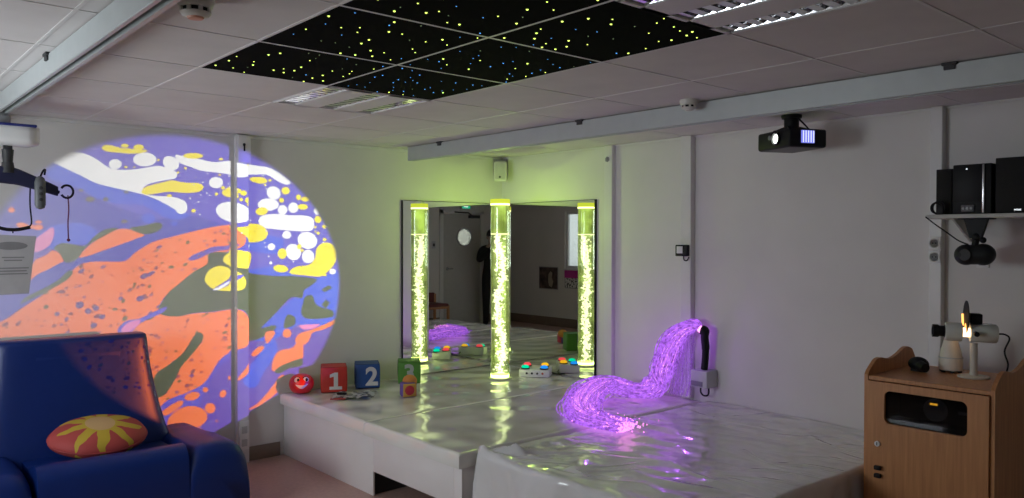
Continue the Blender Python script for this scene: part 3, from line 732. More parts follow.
for k in range(2):
    gg = [[b.verts.new(((i / nxs - .5) * .29, (j / nys - .5) * .20 + .02 * math.sin(i * .4), .006 + .012 * k * 0 + (.010 * abs(math.sin(i * .55 + j * .3)) + .012 * math.exp(-((i - 14) / 3) ** 2)) + .004 * k)) for j in range(nys + 1)] for i in range(nxs + 1)]
    for i in range(nxs):
        for j in range(nys): b.faces.new((gg[i][j], gg[i + 1][j], gg[i + 1][j + 1], gg[i][j + 1]))
    g.append(gg)
for i in range(nxs):
    for j in (0, nys): b.faces.new((g[0][i][j], g[0][i + 1][j], g[1][i + 1][j], g[1][i][j]))
for j in range(nys):
    for i in (0, nxs): b.faces.new((g[0][i][j], g[0][i][j + 1], g[1][i][j + 1], g[1][i][j]))
obj('pages', b, M_LEAF, p)
b = B(); boxr(b, -.155, -.05, -.105, -.06, .002, .009, .002); obj('red_corner', b, mat('leaflet_red', (.42, .05, .04), .5), p)
b = B(); tube(b, [Vector((-.09 + .032 * math.cos(q * PI / 10), .01 + .026 * math.sin(q * PI / 10), .0235)) for q in range(21)], .005, 6); obj('ring_print', b, M_BLACK, p)
# button box
ax = Vector((.20, .16, 0)).normalized(); ay = Vector((-.16, .20, 0)).normalized()
fl = Vector((.628, -.352, HP)); p = thing('button_switch_box', 'white control box with four glowing coloured buttons beside the bubble tube', 'switch box', fl + ax * .125 + ay * .085, math.atan2(ax.y, ax.x))
b = B(); t = bmesh.new()
pr = [(-.085, .003), (.085, .003), (.085, .078), (-.085, .062)]
rings(t, [[Vector((x_, y_, z_)) for y_, z_ in pr] for x_ in (-.125, .125)])
bmesh.ops.recalc_face_normals(t, faces=t.faces); bmesh.ops.bevel(t, geom=list(t.edges), offset=.006, segments=2, profile=.5, affect='EDGES'); add_mesh(b, t)
obj('casing', b, M_WHITE, p)
for (u, v, nm, c) in ((-.075, .042, 'red', (1.0, .08, .10)), (.072, .045, 'yellow', (1.0, .55, .02)), (-.078, -.045, 'green', (.0, .85, .42)), (.078, -.045, 'blue', (.02, .32, 1.0))):
    zz_ = .0705 + v * .094
    b = B(); lathe(b, [(.036, 0), (.036, .008), (.030, .010)], (u, v, zz_ - .001), 24); f_ = obj('button_ring', b, M_BLACK, p)
    b = B(); lathe(b, [(.031, .008), (.031, .016), (.026, .024), (.014, .029), (.003, .030)], (u, v, zz_), 24); k_ = obj('button', b, emis('button_' + nm, c, .95), p); k_['label'] = 'glowing %s button' % nm
for k in range(4):
    b = B(); cyl(b, (-.06 + .043 * k, -.081, .034), (-.06 + .043 * k, -.0875, .034), .009, n=14); obj('jack_socket', b, M_BLACK if k < 3 else mat('socket_red', (.4, .05, .03), .4), p)
b = B(); tube(b, smooth_path([(.10, .085, .03), (.13, .10, .012), (.17, .085, .010), (.20, .05, .010)], 5), .004, 8); obj('cable', b, M_BLACK, p)

# ------------------------------------------------------------------ corner speaker
p = thing('corner_speaker', 'white wall speaker mounted high in the corner above the mirrors', 'speaker', (.09, -.09, 2.08), -PI / 4)
b = B(); box(b, (.045, 0, .085), (.075, .115, .175), None, .018, 4); obj('cabinet', b, M_OFFW, p)
b = B(); prism(b, rrect(-.044, .044, -.070, .070, .014), .004, basis((0, 1, 0), (0, 0, 1), (1, 0, 0), (.081, 0, .085))); obj('grille', b, mat('grille_pale', (.55, .55, .50), .8, bump=.4, bscale=400), p)
b = B(); lathe(b, [(.009, 0), (.009, .006), (.006, .007)], (.0845, -.002, .035), 14, Matrix.Rotation(PI / 2, 4, 'Y')); obj('badge', b, M_DARK, p)
b = B(); boxr(b, -.06, .012, -.03, .03, .05, .12, .004); boxr(b, -.075, -.06, -.051, .051, .03, .20, .003); obj('wall_bracket', b, M_GREY, p)

# ------------------------------------------------------------------ video projector on the ceiling
n1 = Vector((-.41, -.91, 0)).normalized(); s1 = Vector((-n1.y, n1.x, 0))   # front normal and its left/right axis
pc = Vector((3.018, -.345, 2.148))
p = thing('video_projector', 'black video projector hanging from the ceiling near the right wall', 'projector', (pc.x, pc.y, pc.z - .05), math.atan2(n1.y, n1.x))
# local: +x front, +y its left (towards image right), z up
b = B(); t = bmesh.new(); bmesh.ops.create_cube(t, size=1); bmesh.ops.scale(t, vec=(.25, .31, .105), verts=t.verts); bmesh.ops.translate(t, vec=(0, 0, .052), verts=t.verts)
bmesh.ops.bevel(t, geom=list(t.edges), offset=.014, segments=3, profile=.5, affect='EDGES'); add_mesh(b, t); obj('casing', b, M_BLACK, p)
b = B(); boxr(b, -.11, .11, -.14, .14, -.002, .002, .001, 1); obj('underside_plate', b, mat('projector_grey_plate', (.10, .095, .09), .5), p)
b = B(); lathe(b, [(.038, -.01), (.038, .012), (.034, .016), (.031, .016), (.029, .004)], (.124, .035, .055), 28, Matrix.Rotation(PI / 2, 4, 'Y')); lr = obj('lens_ring', b, M_BLACKG, p)
b = B(); lathe(b, [(.028, .0), (.024, .006), (.012, .010), (.002, .011)], (.127, .035, .055), 28, Matrix.Rotation(PI / 2, 4, 'Y')); obj('lens_glass', b, emis('projector_lens_lit', (.92, 1, .92), 4.5), lr)
b = B(); lathe(b, [(.014, -.002), (.014, .004), (.004, .007)], (.1255, -.03, .068), 20, Matrix.Rotation(PI / 2, 4, 'Y')); obj('focus_sensor', b, mat('sensor_grey', (.22, .24, .25), .2), p)
b = B(); prism(b, rrect(-.05, .038, -.036, .036, .004), .004, basis((-1, 0, 0), (0, 0, 1), (0, 1, 0), (.0, .1535, .058))); obj('vent_reflection', b, emis('reflection_violet', (.22, .25, 1.0), .9), p)  # reflection on the side face, put in as glow
b = B()
for k in range(5): boxr(b, -.034 + .017 * k, -.029 + .017 * k, .156, .1595, .026, .092)
obj('reflection_bars', b, emis('reflection_pale', (.75, .78, 1.0), 1.2), p)  # pale stripes of that reflection, glowing too
b = B(); boxr(b, -.075, .075, -.075, .075, .105, .118, .004); cyl(b, (0, 0, .115), (0, 0, .185), .042, n=20); lathe(b, [(.055, 0), (.058, .012), (.058, .020)], (0, 0, .181), 24)
for a_ in (-1, 1): tube(b, [(a_ * .06, -.06, .112), (a_ * .02, 0, .135), (a_ * .06, .06, .112)], .008, 8)
obj('ceiling_mount', b, M_BLACK, p)
b = B(); tube(b, smooth_path([(-.02, .03, .196), (.0, .07, .17), (-.01, .11, .13), (-.03, .140, .085)], 5), .005, 8); obj('cable', b, M_BLACK, p)
lens = pc + n1 * .15 + s1 * .035
VIDEO_DIR = (Vector((-.34, -.94, -.20))).normalized()
o, l = light('video_projector_beam', 'SPOT', lens, 500, (.86, .95, 1.0), spot_size=math.radians(20), spot_blend=.1, shadow_soft_size=.01)
o.rotation_euler = VIDEO_DIR.to_track_quat('-Z', 'Y').to_euler()

# ------------------------------------------------------------------ small wall fittings
p = thing('wall_timer_switch', 'small black switch box on the second wall batten above the fibre light', 'switch', (2.03, -.051, 1.44))
b = B(); boxr(b, 1.985, 2.085, -.085, -.0505, 1.455, 1.535, .006); obj('casing', b, M_BLACK, p, world=True)
b = B(); boxr(b, 2.0, 2.05, -.088, -.084, 1.475, 1.525, .002); obj('white_face', b, M_WHITE, p, world=True)
b = B(); tube(b, smooth_path([(2.04, -.06, 1.456), (2.045, -.062, 1.43), (2.07, -.062, 1.425), (2.085, -.06, 1.45)], 4), .004, 6); obj('wire_loop', b, M_BLACK, p, world=True)
b = B()
for a in range(3): box(b, (1.305, -.045, 2.19), (.042, .010, .012), Matrix.Rotation(a * PI / 3 + .4, 3, 'Y'), .002, 1)
cyl(b, (1.305, -.04, 2.19), (1.305, -.06, 2.19), .010, n=12)
tag(obj('cable_clip', b, M_GREY), 'small grey star shaped clip on the batten beside the right mirror', 'clip')
p = thing('trunking_outlet', 'white junction box at the top of the batten crossing the projection', 'outlet', (.05, -2.41, 2.11))
b = B(); boxr(b, .0505, .075, -2.452, -2.362, 2.10, 2.292, .005); obj('cover', b, M_TRIM, p, world=True)
b = B(); boxr(b, .0752, .079, -2.415, -2.403, 2.18, 2.235, .002); sphere(b, (.078, -2.411, 2.225), .010, u=12, v=8); obj('cable_hole', b, M_BLACK, p, world=True)
p = thing('trunking_outlet', 'white double outlet at the foot of the batten crossing the projection', 'outlet', (.05, -2.41, .22))
b = B(); boxr(b, .0505, .068, -2.445, -2.375, .10, .30, .004); obj('cover', b, M_WHITE, p, world=True)
for z in (.15, .24):
    b = B(); boxr(b, .0682, .0695, -2.43, -2.39, z - .025, z + .025, .0005, 1)
    obj('socket_face', b, M_LGREY, p, world=True)
def round_socket(x, z, label):
    p = thing('wall_socket', label, 'socket', (x, -.051, z), 0, 'round sockets on the batten by the shelf')
    b = B(); box(b, (0, -.006, 0), (.062, .012, .068), None, .004, 2); obj('plate', b, M_WHITE, p)
    b = B(); lathe(b, [(.027, 0), (.027, .004), (.022, .004), (.022, -.001)], (0, -.012, 0), 24, Matrix.Rotation(PI / 2, 4, 'X')); obj('ring', b, M_OFFW, p)
    b = B()
    for dx in (-.008, .008): cyl(b, (dx, -.010, 0), (dx, -.0165, 0), .0035, n=8)
    obj('pin_holes', b, M_BLACK, p)
round_socket(3.705, 1.555, 'upper round wall socket on the batten below the black speakers')
round_socket(3.705, 1.480, 'lower round wall socket on the batten below the black speakers')

# ------------------------------------------------------------------ wall shelf with hi-fi
p = thing('wall_shelf', 'white wall shelf at the right edge carrying black audio boxes', 'shelf', (4.25, -.15, 1.68))
b = B(); boxr(b, 3.75, 4.85, -.30, -.002, 1.683, 1.703, .002, 1); obj('shelf_board', b, mat('shelf_white', (.52, .51, .47), .5), p, world=True)
for x in (3.86, 4.28, 4.72):
    b = B(); prism(b, [(-.002, 1.682), (-.26, 1.682), (-.002, 1.56)], .012, basis((0, 1, 0), (0, 0, 1), (1, 0, 0), (x, 0, 0))); obj('bracket', b, mat('shelf_white', (.5, .5, .5)), p, world=True, smooth=False)
zs = 1.7035
M_SPK = mat('speaker_cloth_black', (.006, .006, .006), .75, var=.2, scale=90, bump=.3, bscale=500)
def speaker(x0, x1, y0, y1, h, label, badge=False):
    p = thing('hifi_speaker', label, 'speaker', ((x0 + x1) / 2, (y0 + y1) / 2, zs), 0, 'black speakers on the shelf')
    b = B(); boxr(b, x0, x1, y0, y1, zs, zs + h, .004); obj('cabinet', b, M_BLACK, p, world=True)
    b = B(); boxr(b, x0 + .006, x1 - .006, y0 - .008, y0 - .0005, zs + .006, zs + h - .006, .004); obj('grille', b, M_SPK, p, world=True)
    if badge:
        b = B(); boxr(b, x1 - .09, x1 - .06, y0 - .0095, y0 - .008, zs + .012, zs + .020); obj('silver_badge', b, M_STEEL, p, world=True)
speaker(3.782, 3.866, -.25, -.06, .235, 'narrow black speaker at the left end of the shelf')
speaker(4.065, 4.24, -.27, -.05, .272, 'tall black speaker on the shelf cut by the right edge', True)
p = thing('hifi_unit', 'black stereo unit with silver strip between two speakers on the shelf', 'stereo', (3.97, -.17, zs))
b = B(); boxr(b, 3.872, 4.050, -.275, -.05, zs, zs + .250, .005); obj('casing', b, M_BLACK, p, world=True)
b = B(); boxr(b, 3.877, 4.008, -.282, -.276, zs + .06, zs + .244, .002); obj('front_panel', b, M_BLACK, p, world=True)
b = B(); boxr(b, 4.010, 4.021, -.284, -.276, zs + .004, zs + .246, .002); obj('silver_strip', b, M_STEEL, p, world=True)
b = B(); boxr(b, 3.915, 3.975, -.286, -.276, zs + .012, zs + .045, .003); obj('control_panel', b, mat('control_grey', (.12, .12, .125), .35), p, world=True)
for k in range(3):
    b = B(); cyl(b, (3.927 + .018 * k, -.285, zs + .028), (3.927 + .018 * k, -.292, zs + .028), .006, n=12); obj('knob', b, M_GREY, p, world=True)
b = B(); cyl(b, (3.94, -.281, zs + .226), (3.94, -.284, zs + .226), .005, n=10); obj('badge', b, M_STEEL, p, world=True)
b = B()
for k in range(3):
    r = .026 + .004 * k; tube(b, [Vector((3.795 + .008 * k + r * math.cos(a * PI / 10) * .9, -.285, zs + .034 + r * math.sin(a * PI / 10))) for a in range(21)], .0045, 8)
boxr(b, 3.80, 3.835, -.295, -.275, zs + .002, zs + .05, .004)
tag(obj('coiled_cable', b, M_BLACK), 'small coil of black cable at the left end of the shelf', 'cable')

# spot / speaker pod under shelf
p = thing('pod_speaker', 'dark twin ended pod on a bracket hanging below the shelf', 'speaker', (3.985, -.25, 1.68))
b = B(); prism(b, [(-.055, 0), (.055, 0), (.026, -.10), (-.026, -.10)], .03, basis((1, 0, 0), (0, 0, 1), (0, -1, 0), (3.975, -.235, 1.682))); boxr(b, 3.90, 4.05, -.29, -.20, 1.676, 1.6825, .002); obj('mount_plate', b, M_BLACK, p, world=True)
b = B(); sphere(b, (3.978, -.25, 1.588), .024, u=14, v=10); cyl(b, (3.978, -.25, 1.588), (3.965, -.25, 1.525), .016, n=14); sphere(b, (4.006, -.25, 1.572), .016, u=12, v=8); obj('ball_joint', b, M_BLACK, p, world=True)
b = B(); sphere(b, (3.935, -.265, 1.498), .056, (1.0, .9, .94), 28, 18); sphere(b, (4.005, -.245, 1.50), .058, (1.0, .9, .94), 28, 18); cyl(b, (3.935, -.262, 1.498), (4.005, -.248, 1.50), .050, n=24); obj('pod_body', b, mat('pod_black', (.016, .018, .02), .45, spec=.3), p, world=True)
b = B(); lathe(b, [(.030, 0), (.028, .004), (.005, .006)], (3.945, -.312, 1.498), 20, Matrix.Rotation(PI / 2, 4, 'X') @ Matrix.Rotation(-.15, 4, 'Y')); obj('front_grille', b, M_DARK, p, world=True)
b = B(); tube(b, smooth_path([(3.752, -.302, 1.692), (3.80, -.31, 1.655), (3.86, -.31, 1.61), (3.91, -.30, 1.57), (3.945, -.27, 1.55)], 5), .0035, 6); obj('cable', b, M_BLACK, p, world=True)
p = thing('small_wall_socket', 'small white socket on the wall under the pod', 'socket', (3.93, 0, 1.42))
b = B(); boxr(b, 3.895, 3.955, -.012, -.0005, 1.425, 1.475, .003); obj('plate', b, M_WHITE, p, world=True)
b = B(); boxr(b, 3.91, 3.94, -.0135, -.011, 1.438, 1.462, .001); obj('socket_face', b, M_LGREY, p, world=True)

# ------------------------------------------------------------------ wooden cabinet
M_BEECH = bpy.data.materials.new('beech_veneer'); t = nt(M_BEECH); n = t.nodes; l = t.links; bs = n['Principled BSDF']
tc = n.new('ShaderNodeTexCoord'); mp = n.new('ShaderNodeMapping'); mp.inputs['Scale'].default_value = (30, 30, 1.6); l.new(tc.outputs['Object'], mp.inputs['Vector'])
nz = n.new('ShaderNodeTexNoise'); nz.inputs['Scale'].default_value = 2.2; nz.inputs['Detail'].default_value = 4; l.new(mp.outputs['Vector'], nz.inputs['Vector'])
cr = n.new('ShaderNodeValToRGB'); cr.color_ramp.elements[0].position = .3; cr.color_ramp.elements[0].color = (.46, .195, .072, 1); cr.color_ramp.elements[1].position = .75; cr.color_ramp.elements[1].color = (.62, .295, .115, 1)
l.new(nz.outputs['Fac'], cr.inputs[0]); l.new(cr.outputs[0], bs.inputs['Base Color']); bs.inputs['Roughness'].default_value = .42
M_EDGE = mat('beech_edge_dark', (.20, .10, .05), .5, var=.08)
CX0, CX1, CY0, CY1, CT = 3.662, 4.236, -.785, -.235, .912
p = thing('wooden_cabinet', 'beech cabinet with wavy topped sides and a window in its door', 'cabinet', ((CX0 + CX1) / 2, (CY0 + CY1) / 2, 0))
wave = []
for k in range(41):
    u = k / 40; y = CY0 + (CY1 - CY0) * u
    bump = .060 * min(1, u / .16) ** .7 + .010 * math.exp(-((u - .24) / .09) ** 2) - .006 * math.exp(-((u - .45) / .1) ** 2) + .038 * math.exp(-((u - .80) / .16) ** 2)
    if u > .93: bump -= .5 * (u - .93)
    wave.append((y, CT + .005 + bump))
sidepoly = [(CY1, 0.)] + [(CY0, 0.)] + wave
for x in (CX0, CX1 - .018):
    b = B(); prism(b, sidepoly, .018, basis((0, 1, 0), (0, 0, 1), (1, 0, 0), (x, 0, 0))); obj('side_panel', b, M_BEECH, p, world=True, angle=30)
b = B(); boxr(b, CX0 + .0185, CX1 - .0185, CY0 + .004, CY1, CT - .02, CT, .002, 1); obj('top_board', b, M_BEECH, p, world=True)
b = B(); boxr(b, CX0 + .0185, CX1 - .0185, CY0 + .03, CY1, .05, .07); boxr(b, CX0 + .0185, CX1 - .0185, CY1 - .012, CY1, .07, CT - .022); boxr(b, CX0 + .0185, CX1 - .0185, CY0 + .04, CY1 - .012, .640, .655); obj('carcass', b, M_EDGE, p, world=True, smooth=False)
# door with a rounded window cut-out
dx0, dx1, dz0, dz1 = CX0 + .020, CX1 - .020, .03, CT - .022
wx0, wx1, wz0, wz1 = 3.765, 4.130, .695, .852
inner = rrect(wx0, wx1, wz0, wz1, .028, 6)
cxm, czm = (wx0 + wx1) / 2, (wz0 + wz1) / 2
yf = CY0 - .014
b = plate_with_hole([(dx0, dz0), (dx1, dz0), (dx1, dz1), (dx0, dz1)], inner, yf, CY0 + .002)
dr = obj('door', b, M_BEECH, p, world=True, angle=30)
b = B(); boxr(b, wx0 - .01, wx1 + .01, CY0 + .003, CY0 + .006, wz0 - .01, wz1 + .01); obj('window_panel', b, glassy('cabinet_acrylic', (.45, .45, .47), .035, .05), dr, world=True, smooth=False)
b = B(); cyl(b, (3.735, yf, .592), (3.735, yf - .008, .592), .013, n=20); k_ = obj('lock', b, M_WHITE, dr, world=True)
b = B(); boxr(b, 3.733, 3.737, yf - .0095, yf - .0078, .584, .600); obj('lock_slot', b, M_BLACK, dr, world=True)
for z in (.478, .440):
    b = B(); boxr(b, 3.725, 3.756, yf - .022, yf, z - .010, z + .010, .004); obj('latch', b, M_BLACK, dr, world=True)
p = thing('audio_player', 'dark device with an amber display inside the cabinet window', 'player', (3.95, -.55, .656))
b = B(); boxr(b, 3.72, 4.18, -.70, -.36, .656, .70, .006); boxr(b, 3.76, 4.16, -.62, -.36, .70, .865, .006); obj('casing', b, M_BLACK, p, world=True)
b = B(); boxr(b, 3.905, 3.940, -.625, -.6195, .782, .792); obj('amber_display', b, emis('amber', (1, .48, .03), 3.0), p, world=True)
b = B(); lathe(b, [(.055, 0), (.055, .004), (.045, .006), (.042, .004), (.004, .004)], (3.93, -.621, .76), 28, Matrix.Rotation(PI / 2, 4, 'X')); boxr(b, 4.03, 4.12, -.623, -.62, .755, .77); obj('dial', b, M_GREY, p, world=True)

# small black puck on the cabinet
p = thing('black_camera_pod', 'small black rounded gadget on the cabinet top by the wavy side', 'gadget', (3.80, -.49, CT))
b = B(); sphere(b, (3.79, -.47, CT + .037), .040, (1.25, .8, .9), 24, 14); cyl(b, (3.81, -.50, CT + .032), (3.845, -.525, CT + .028), .028, .022, 18); obj('body', b, M_BLACK, p, world=True)
b = B(); box(b, (3.79, -.47, CT + .007), (.06, .05, .012), None, .003, 1); obj('foot', b, M_DARK, p, world=True)
# white diffuser
p = thing('aroma_diffuser', 'white bell shaped diffuser on the cabinet behind the projector lens', 'diffuser', (3.905, -.372, CT))
b = B(); lathe(b, [(.045, .010), (.053, .014), (.055, .03), (.053, .07), (.045, .11), (.035, .145), (.029, .170), (.020, .178), (.004, .18)], (0, 0, 0), 32); obj('body', b, mat('diffuser_white', (.70, .66, .60), .4), p)
b = B(); lathe(b, [(.0555, .072), (.0558, .076), (.0535, .078)], (0, 0, 0), 32, None, False, False); obj('joint_line', b, M_LGREY, p)
for k in range(6):
    b = B(); cyl(b, (.042 * math.cos(k * PI / 3), .042 * math.sin(k * PI / 3), .001), (.042 * math.cos(k * PI / 3), .042 * math.sin(k * PI / 3), .010), .010, n=10)
    obj('foot', b, M_DARK, p)

# ------------------------------------------------------------------ effect projector: throws the liquid wheel picture on the left wall
AX = Vector((-.8783, -.4775, .0225)).normalized()         # beam axis
LF = Vector((3.884, -.548, 1.132))                        # front of the lens
SRC = LF - AX * .052                                      # lamp image inside the barrel
AR = AX.cross(Vector((0, 0, 1))).normalized(); AU = AR.cross(AX)
BD = Vector((-.965, -.262, .012)).normalized()
p = thing('effect_projector', 'white tube shaped effect projector with black lens and wheel on the cabinet', 'projector', (4.04, -.463, CT))
MB_ = basis(AR, AU, AX, LF)     # local z along the beam, origin at the front of the lens
def lath(prof, n=28, c0=True, c1=True):
    b = B(); lathe(b, prof, (0, 0, 0), n, None, c0, c1); b.transform(MB_); return b
PW = mat('effect_body_white', (.66, .68, .62), .3)
obj('body_tube', lath([(.0335, -.0525), (.042, -.055), (.045, -.062), (.045, -.125)], 32, False, True), PW, p, world=True)
obj('lamp_housing', lath([(.042, -.160), (.045, -.164), (.045, -.268), (.040, -.275), (.01, -.277)], 32), PW, p, world=True)
obj('lens_barrel', lath([(.0225, -.072), (.0225, .0), (.031, .0), (.031, -.024), (.026, -.030), (.026, -.050), (.033, -.056), (.033, -.072), (.0225, -.072)], 32, False, False), M_BLACK, p, world=True)
obj('lamp_gap', lath([(.022, -.126), (.022, -.159)], 24), emis('lamp_leak', (1.0, .62, .30), 5), p, world=True)
b = B(); cyl(b, LF - AX * .143 + Vector((0, 0, .075)), LF - AX * .146 + Vector((0, 0, .075)), .078, n=40); obj('effect_wheel', b, mat('wheel_black', (.004, .004, .004), .7), p, world=True)
b = B(); cyl(b, LF - AX * .1415 + Vector((0, 0, .022)), LF - AX * .1425 + Vector((0, 0, .022)), .022, n=24); cyl(b, LF - AX * .136 + Vector((0, 0, .03)) + AR * .03, LF - AX * .136 + Vector((0, 0, .085)) + AR * .045, .005, n=8); obj('lit_wheel_edge', b, emis('wheel_lit', (1.0, .42, .10), 2.5), p, world=True)
b = B(); box(b, LF - AX * .185 + Vector((0, 0, .068)), (.05, .055, .050), Matrix((AX, AR, AU)).transposed(), .006, 2); obj('wheel_motor', b, M_BLACK, p, world=True)
b = B(); cyl(b, LF - AX * .178 - AR * .044, LF - AX * .178 - AR * .075, .012, n=16); obj('clamp_knob', b, M_BLACK, p, world=True)
foot = LF - AX * .178
b = B(); lathe(b, [(.068, 0), (.070, .004), (.066, .009), (.02, .012), (.016, .03), (.0165, .165)], (foot.x, foot.y, CT + .0008), 32); obj('stand', b, mat('stand_white', (.60, .57, .50), .4), p, world=True)
tail = LF - AX * .276
b = B(); tube(b, smooth_path([tail, tail - AX * .03, tail - AX * .05 + Vector((0, 0, -.02)), tail - AX * .03 + Vector((.0, 0, -.08)), tail - AX * .045 + Vector((0, .0, -.14)), tail - AX * .03 + Vector((0, .02, -.19))], 5), .004, 8); obj('cable', b, M_BLACK, p, world=True)
b = B(); box(b, LF - AX * .225 + AU * .0445, (.06, .04, .003), Matrix((AX, AR, AU)).transposed(), .001, 1); obj('top_label', b, mat('label_shine', (.85, .85, .83), .15), p, world=True)

# the picture slide: clear coloured areas, traced from the projected picture and laid on a plane just in front of the lamp
DS = .030
def px_to_slide(u, v, uc=None):
    uc = u if uc is None else uc
    fx = .05 * max(0, min(1, (uc - 229) / 8, (257.5 - uc) / 8))     # the batten's face stands 5 cm off the wall
    d_ = RV * ((u - 512) / F_PX) - UV * ((v - 249) / F_PX) + FV
    w_ = CAM + d_ * ((fx - CAM.x) / d_.x)                 # the point of the left wall
    q_ = w_ - SRC; k_ = q_.dot(AX)
    return (q_.dot(AR) / k_, q_.dot(AU) / k_)
ZA, ZB, ZC, ZD, ZE, ZG = (60, 130, 4.979), (180, 130, 4.529), (180, 230, 4.529), (60, 210, 3.557), (130, 330, 4.153), (0, 190, 4.15)
def zp(Z, pts): return [(Z[0] + x / Z[2], Z[1] + y / Z[2]) for x, y in pts]
def ell(Z, x, y, rx, ry, rot=0., n=18):
    return zp(Z, [(x + rx * math.cos(a) * math.cos(rot) - ry * math.sin(a) * math.sin(rot), y + rx * math.cos(a) * math.sin(rot) + ry * math.sin(a) * math.cos(rot)) for a in [2 * PI * k / n for k in range(n)]])
PX = (0, 0, 1)
COLS = {'violet': (.085, .060, .56), 'blue': (.020, .075, .70), 'deep': (.028, .028, .44), 'purple': (.095, .040, .43), 'orange': (.95, .17, .028), 'green': (.035, .060, .012),
        'yellow': (.93, .78, .0), 'white': (.90, .93, .95), 'pink': (.78, .20, .50), 'dot': (.22, .018, .06), 'dotv': (.12, .03, .22), 'dotg': (.10, .08, .015), 'doty': (.30, .24, .0)}
LAY = []
def L(c, poly, sm=True):
    if sm and len(poly) > 4:
        P = [Vector((x, y, 0)) for x, y in poly]; N_ = len(P); out = []
        for i in range(N_):
            p0, p1, p2, p3 = P[i - 1], P[i], P[(i + 1) % N_], P[(i + 2) % N_]
            for j in range(4):
                t_ = j / 4
                q = .5 * ((2 * p1) + (p2 - p0) * t_ + (2 * p0 - 5 * p1 + 4 * p2 - p3) * t_ * t_ + (3 * p1 - p0 - 3 * p2 + p3) * t_ ** 3)
                out.append((q.x, q.y))
        poly = out
    LAY.append((c, poly))
def E(c, Z, *a): L(c, ell(Z, *a), False)
L('violet', [(-60, 90), (380, 90), (380, 480), (-60, 480)], False)
# deep blue sky below the white band, blue band, purple lower right
L('deep', [(-60, 170), (40, 170), (80, 190), (120, 208), (160, 218), (190, 216), (215, 222), (250, 245), (150, 290), (60, 330), (-60, 340)])
L('blue', zp(ZA, [(-60, 150), (0, 178), (100, 222), (200, 262), (330, 298), (420, 328), (520, 362), (610, 408), (650, 425), (600, 445), (540, 440), (480, 410), (400, 372), (300, 368), (200, 345), (100, 295), (0, 262), (-60, 230)]))
L('blue', zp(ZG, [(150, 205), (200, 155), (260, 140), (340, 138), (400, 170), (410, 215), (340, 225), (280, 225), (215, 245)]))
L('blue', zp(ZB, [(320, 495), (350, 470), (420, 480), (470, 500), (440, 560), (330, 545)]))
L('purple', [(150, 440), (190, 420), (215, 372), (240, 352), (258, 332), (290, 320), (350, 330), (350, 440)])
L('blue', zp(ZC, [(330, 180), (420, 165), (520, 205), (640, 215), (715, 185), (715, 300), (700, 410), (640, 440), (560, 420), (470, 470), (420, 498), (330, 498), (370, 440), (430, 380), (530, 290), (500, 230), (400, 205), (320, 195)]))
L('blue', zp(ZE, [(470, 215), (520, 130), (560, 60), (600, 40), (610, 90), (560, 170), (520, 240)]))
# white band, upper
L('white', zp(ZA, [(-40, 100), (0, 105), (60, 108), (130, 120), (190, 150), (240, 185), (300, 198), (380, 195), (440, 185), (490, 178), (540, 190), (580, 210), (575, 240), (520, 250), (440, 270), (412, 295), (420, 318), (480, 328), (560, 333), (610, 350), (634, 382), (622, 412), (590, 406), (520, 365), (440, 330), (370, 310), (280, 290), (180, 265), (100, 225), (0, 178), (-40, 150)]))
L('white', zp(ZB, [(-20, 112), (0, 115), (60, 125), (150, 145), (215, 140), (270, 150), (330, 160), (400, 170), (450, 195), (500, 235), (480, 248), (440, 230), (390, 202), (330, 205), (270, 215), (200, 197), (100, 185), (50, 168), (0, 150), (-18, 128)]))
for a in ((275, 170, 32, 25), (422, 147, 58, 35), (552, 165, 43, 33, .5)): E('white', ZA, *a)
for a in ((163, 238, 32, 26), (243, 373, 82, 46, .2), (424, 285, 33, 29, .6), (400, 338, 48, 28), (465, 362, 22, 22), (513, 352, 23, 24), (483, 475, 20, 18), (5, 348, 27, 33), (618, 370, 11, 16, -.4)): E('white', ZB, *a)
L('white', zp(ZB, [(355, 410), (375, 388), (430, 380), (500, 386), (570, 388), (604, 405), (604, 445), (580, 458), (500, 456), (420, 448), (370, 440)]))
for a in ((577, 47, 45, 38, .3), (414, 76, 17, 16), (513, 100, 34, 38, -.5), (580, 120, 28, 31), (691, 188, 14, 13), (411, 149, 7, 7), (326, 75, 8, 9)): E('white', ZC, *a)
# orange masses
OR1 = [(-60, 345), (0, 322), (19, 310), (48, 291), (66, 276), (78, 266), (90, 262), (108, 261.5), (125, 261), (136, 252), (153, 242), (175, 236), (195, 231), (213, 227), (231, 225), (240, 229), (246, 238), (243, 246), (230, 251), (218, 253), (209, 254), (208, 264), (193, 272), (180, 283), (168, 293), (160, 304), (159, 310), (163, 315), (178, 316.5), (193, 313.5), (213, 312), (231, 309.5), (242, 310.6), (248, 317), (251, 329), (250, 340), (246, 347), (231, 352), (219, 361), (205, 382), (188, 392), (168, 400), (150, 414), (100, 430), (-60, 440)]
L('orange', OR1)
L('orange', [(79, 257), (88, 246.5), (102, 237), (116, 230), (127.5, 229), (144, 234.7), (138, 238), (122, 244), (102, 251), (88, 256)])
L('orange', [(28, 281), (35, 260), (48, 251.5), (56.6, 251.5), (64, 260), (58, 264), (48, 269.5), (38, 274)])
# stream through the orange
L('purple', zp(ZC, [(38, 132), (60, 112), (110, 92), (150, 76), (210, 72), (262, 62), (268, 72), (220, 88), (170, 96), (130, 108), (90, 128), (55, 138)]))
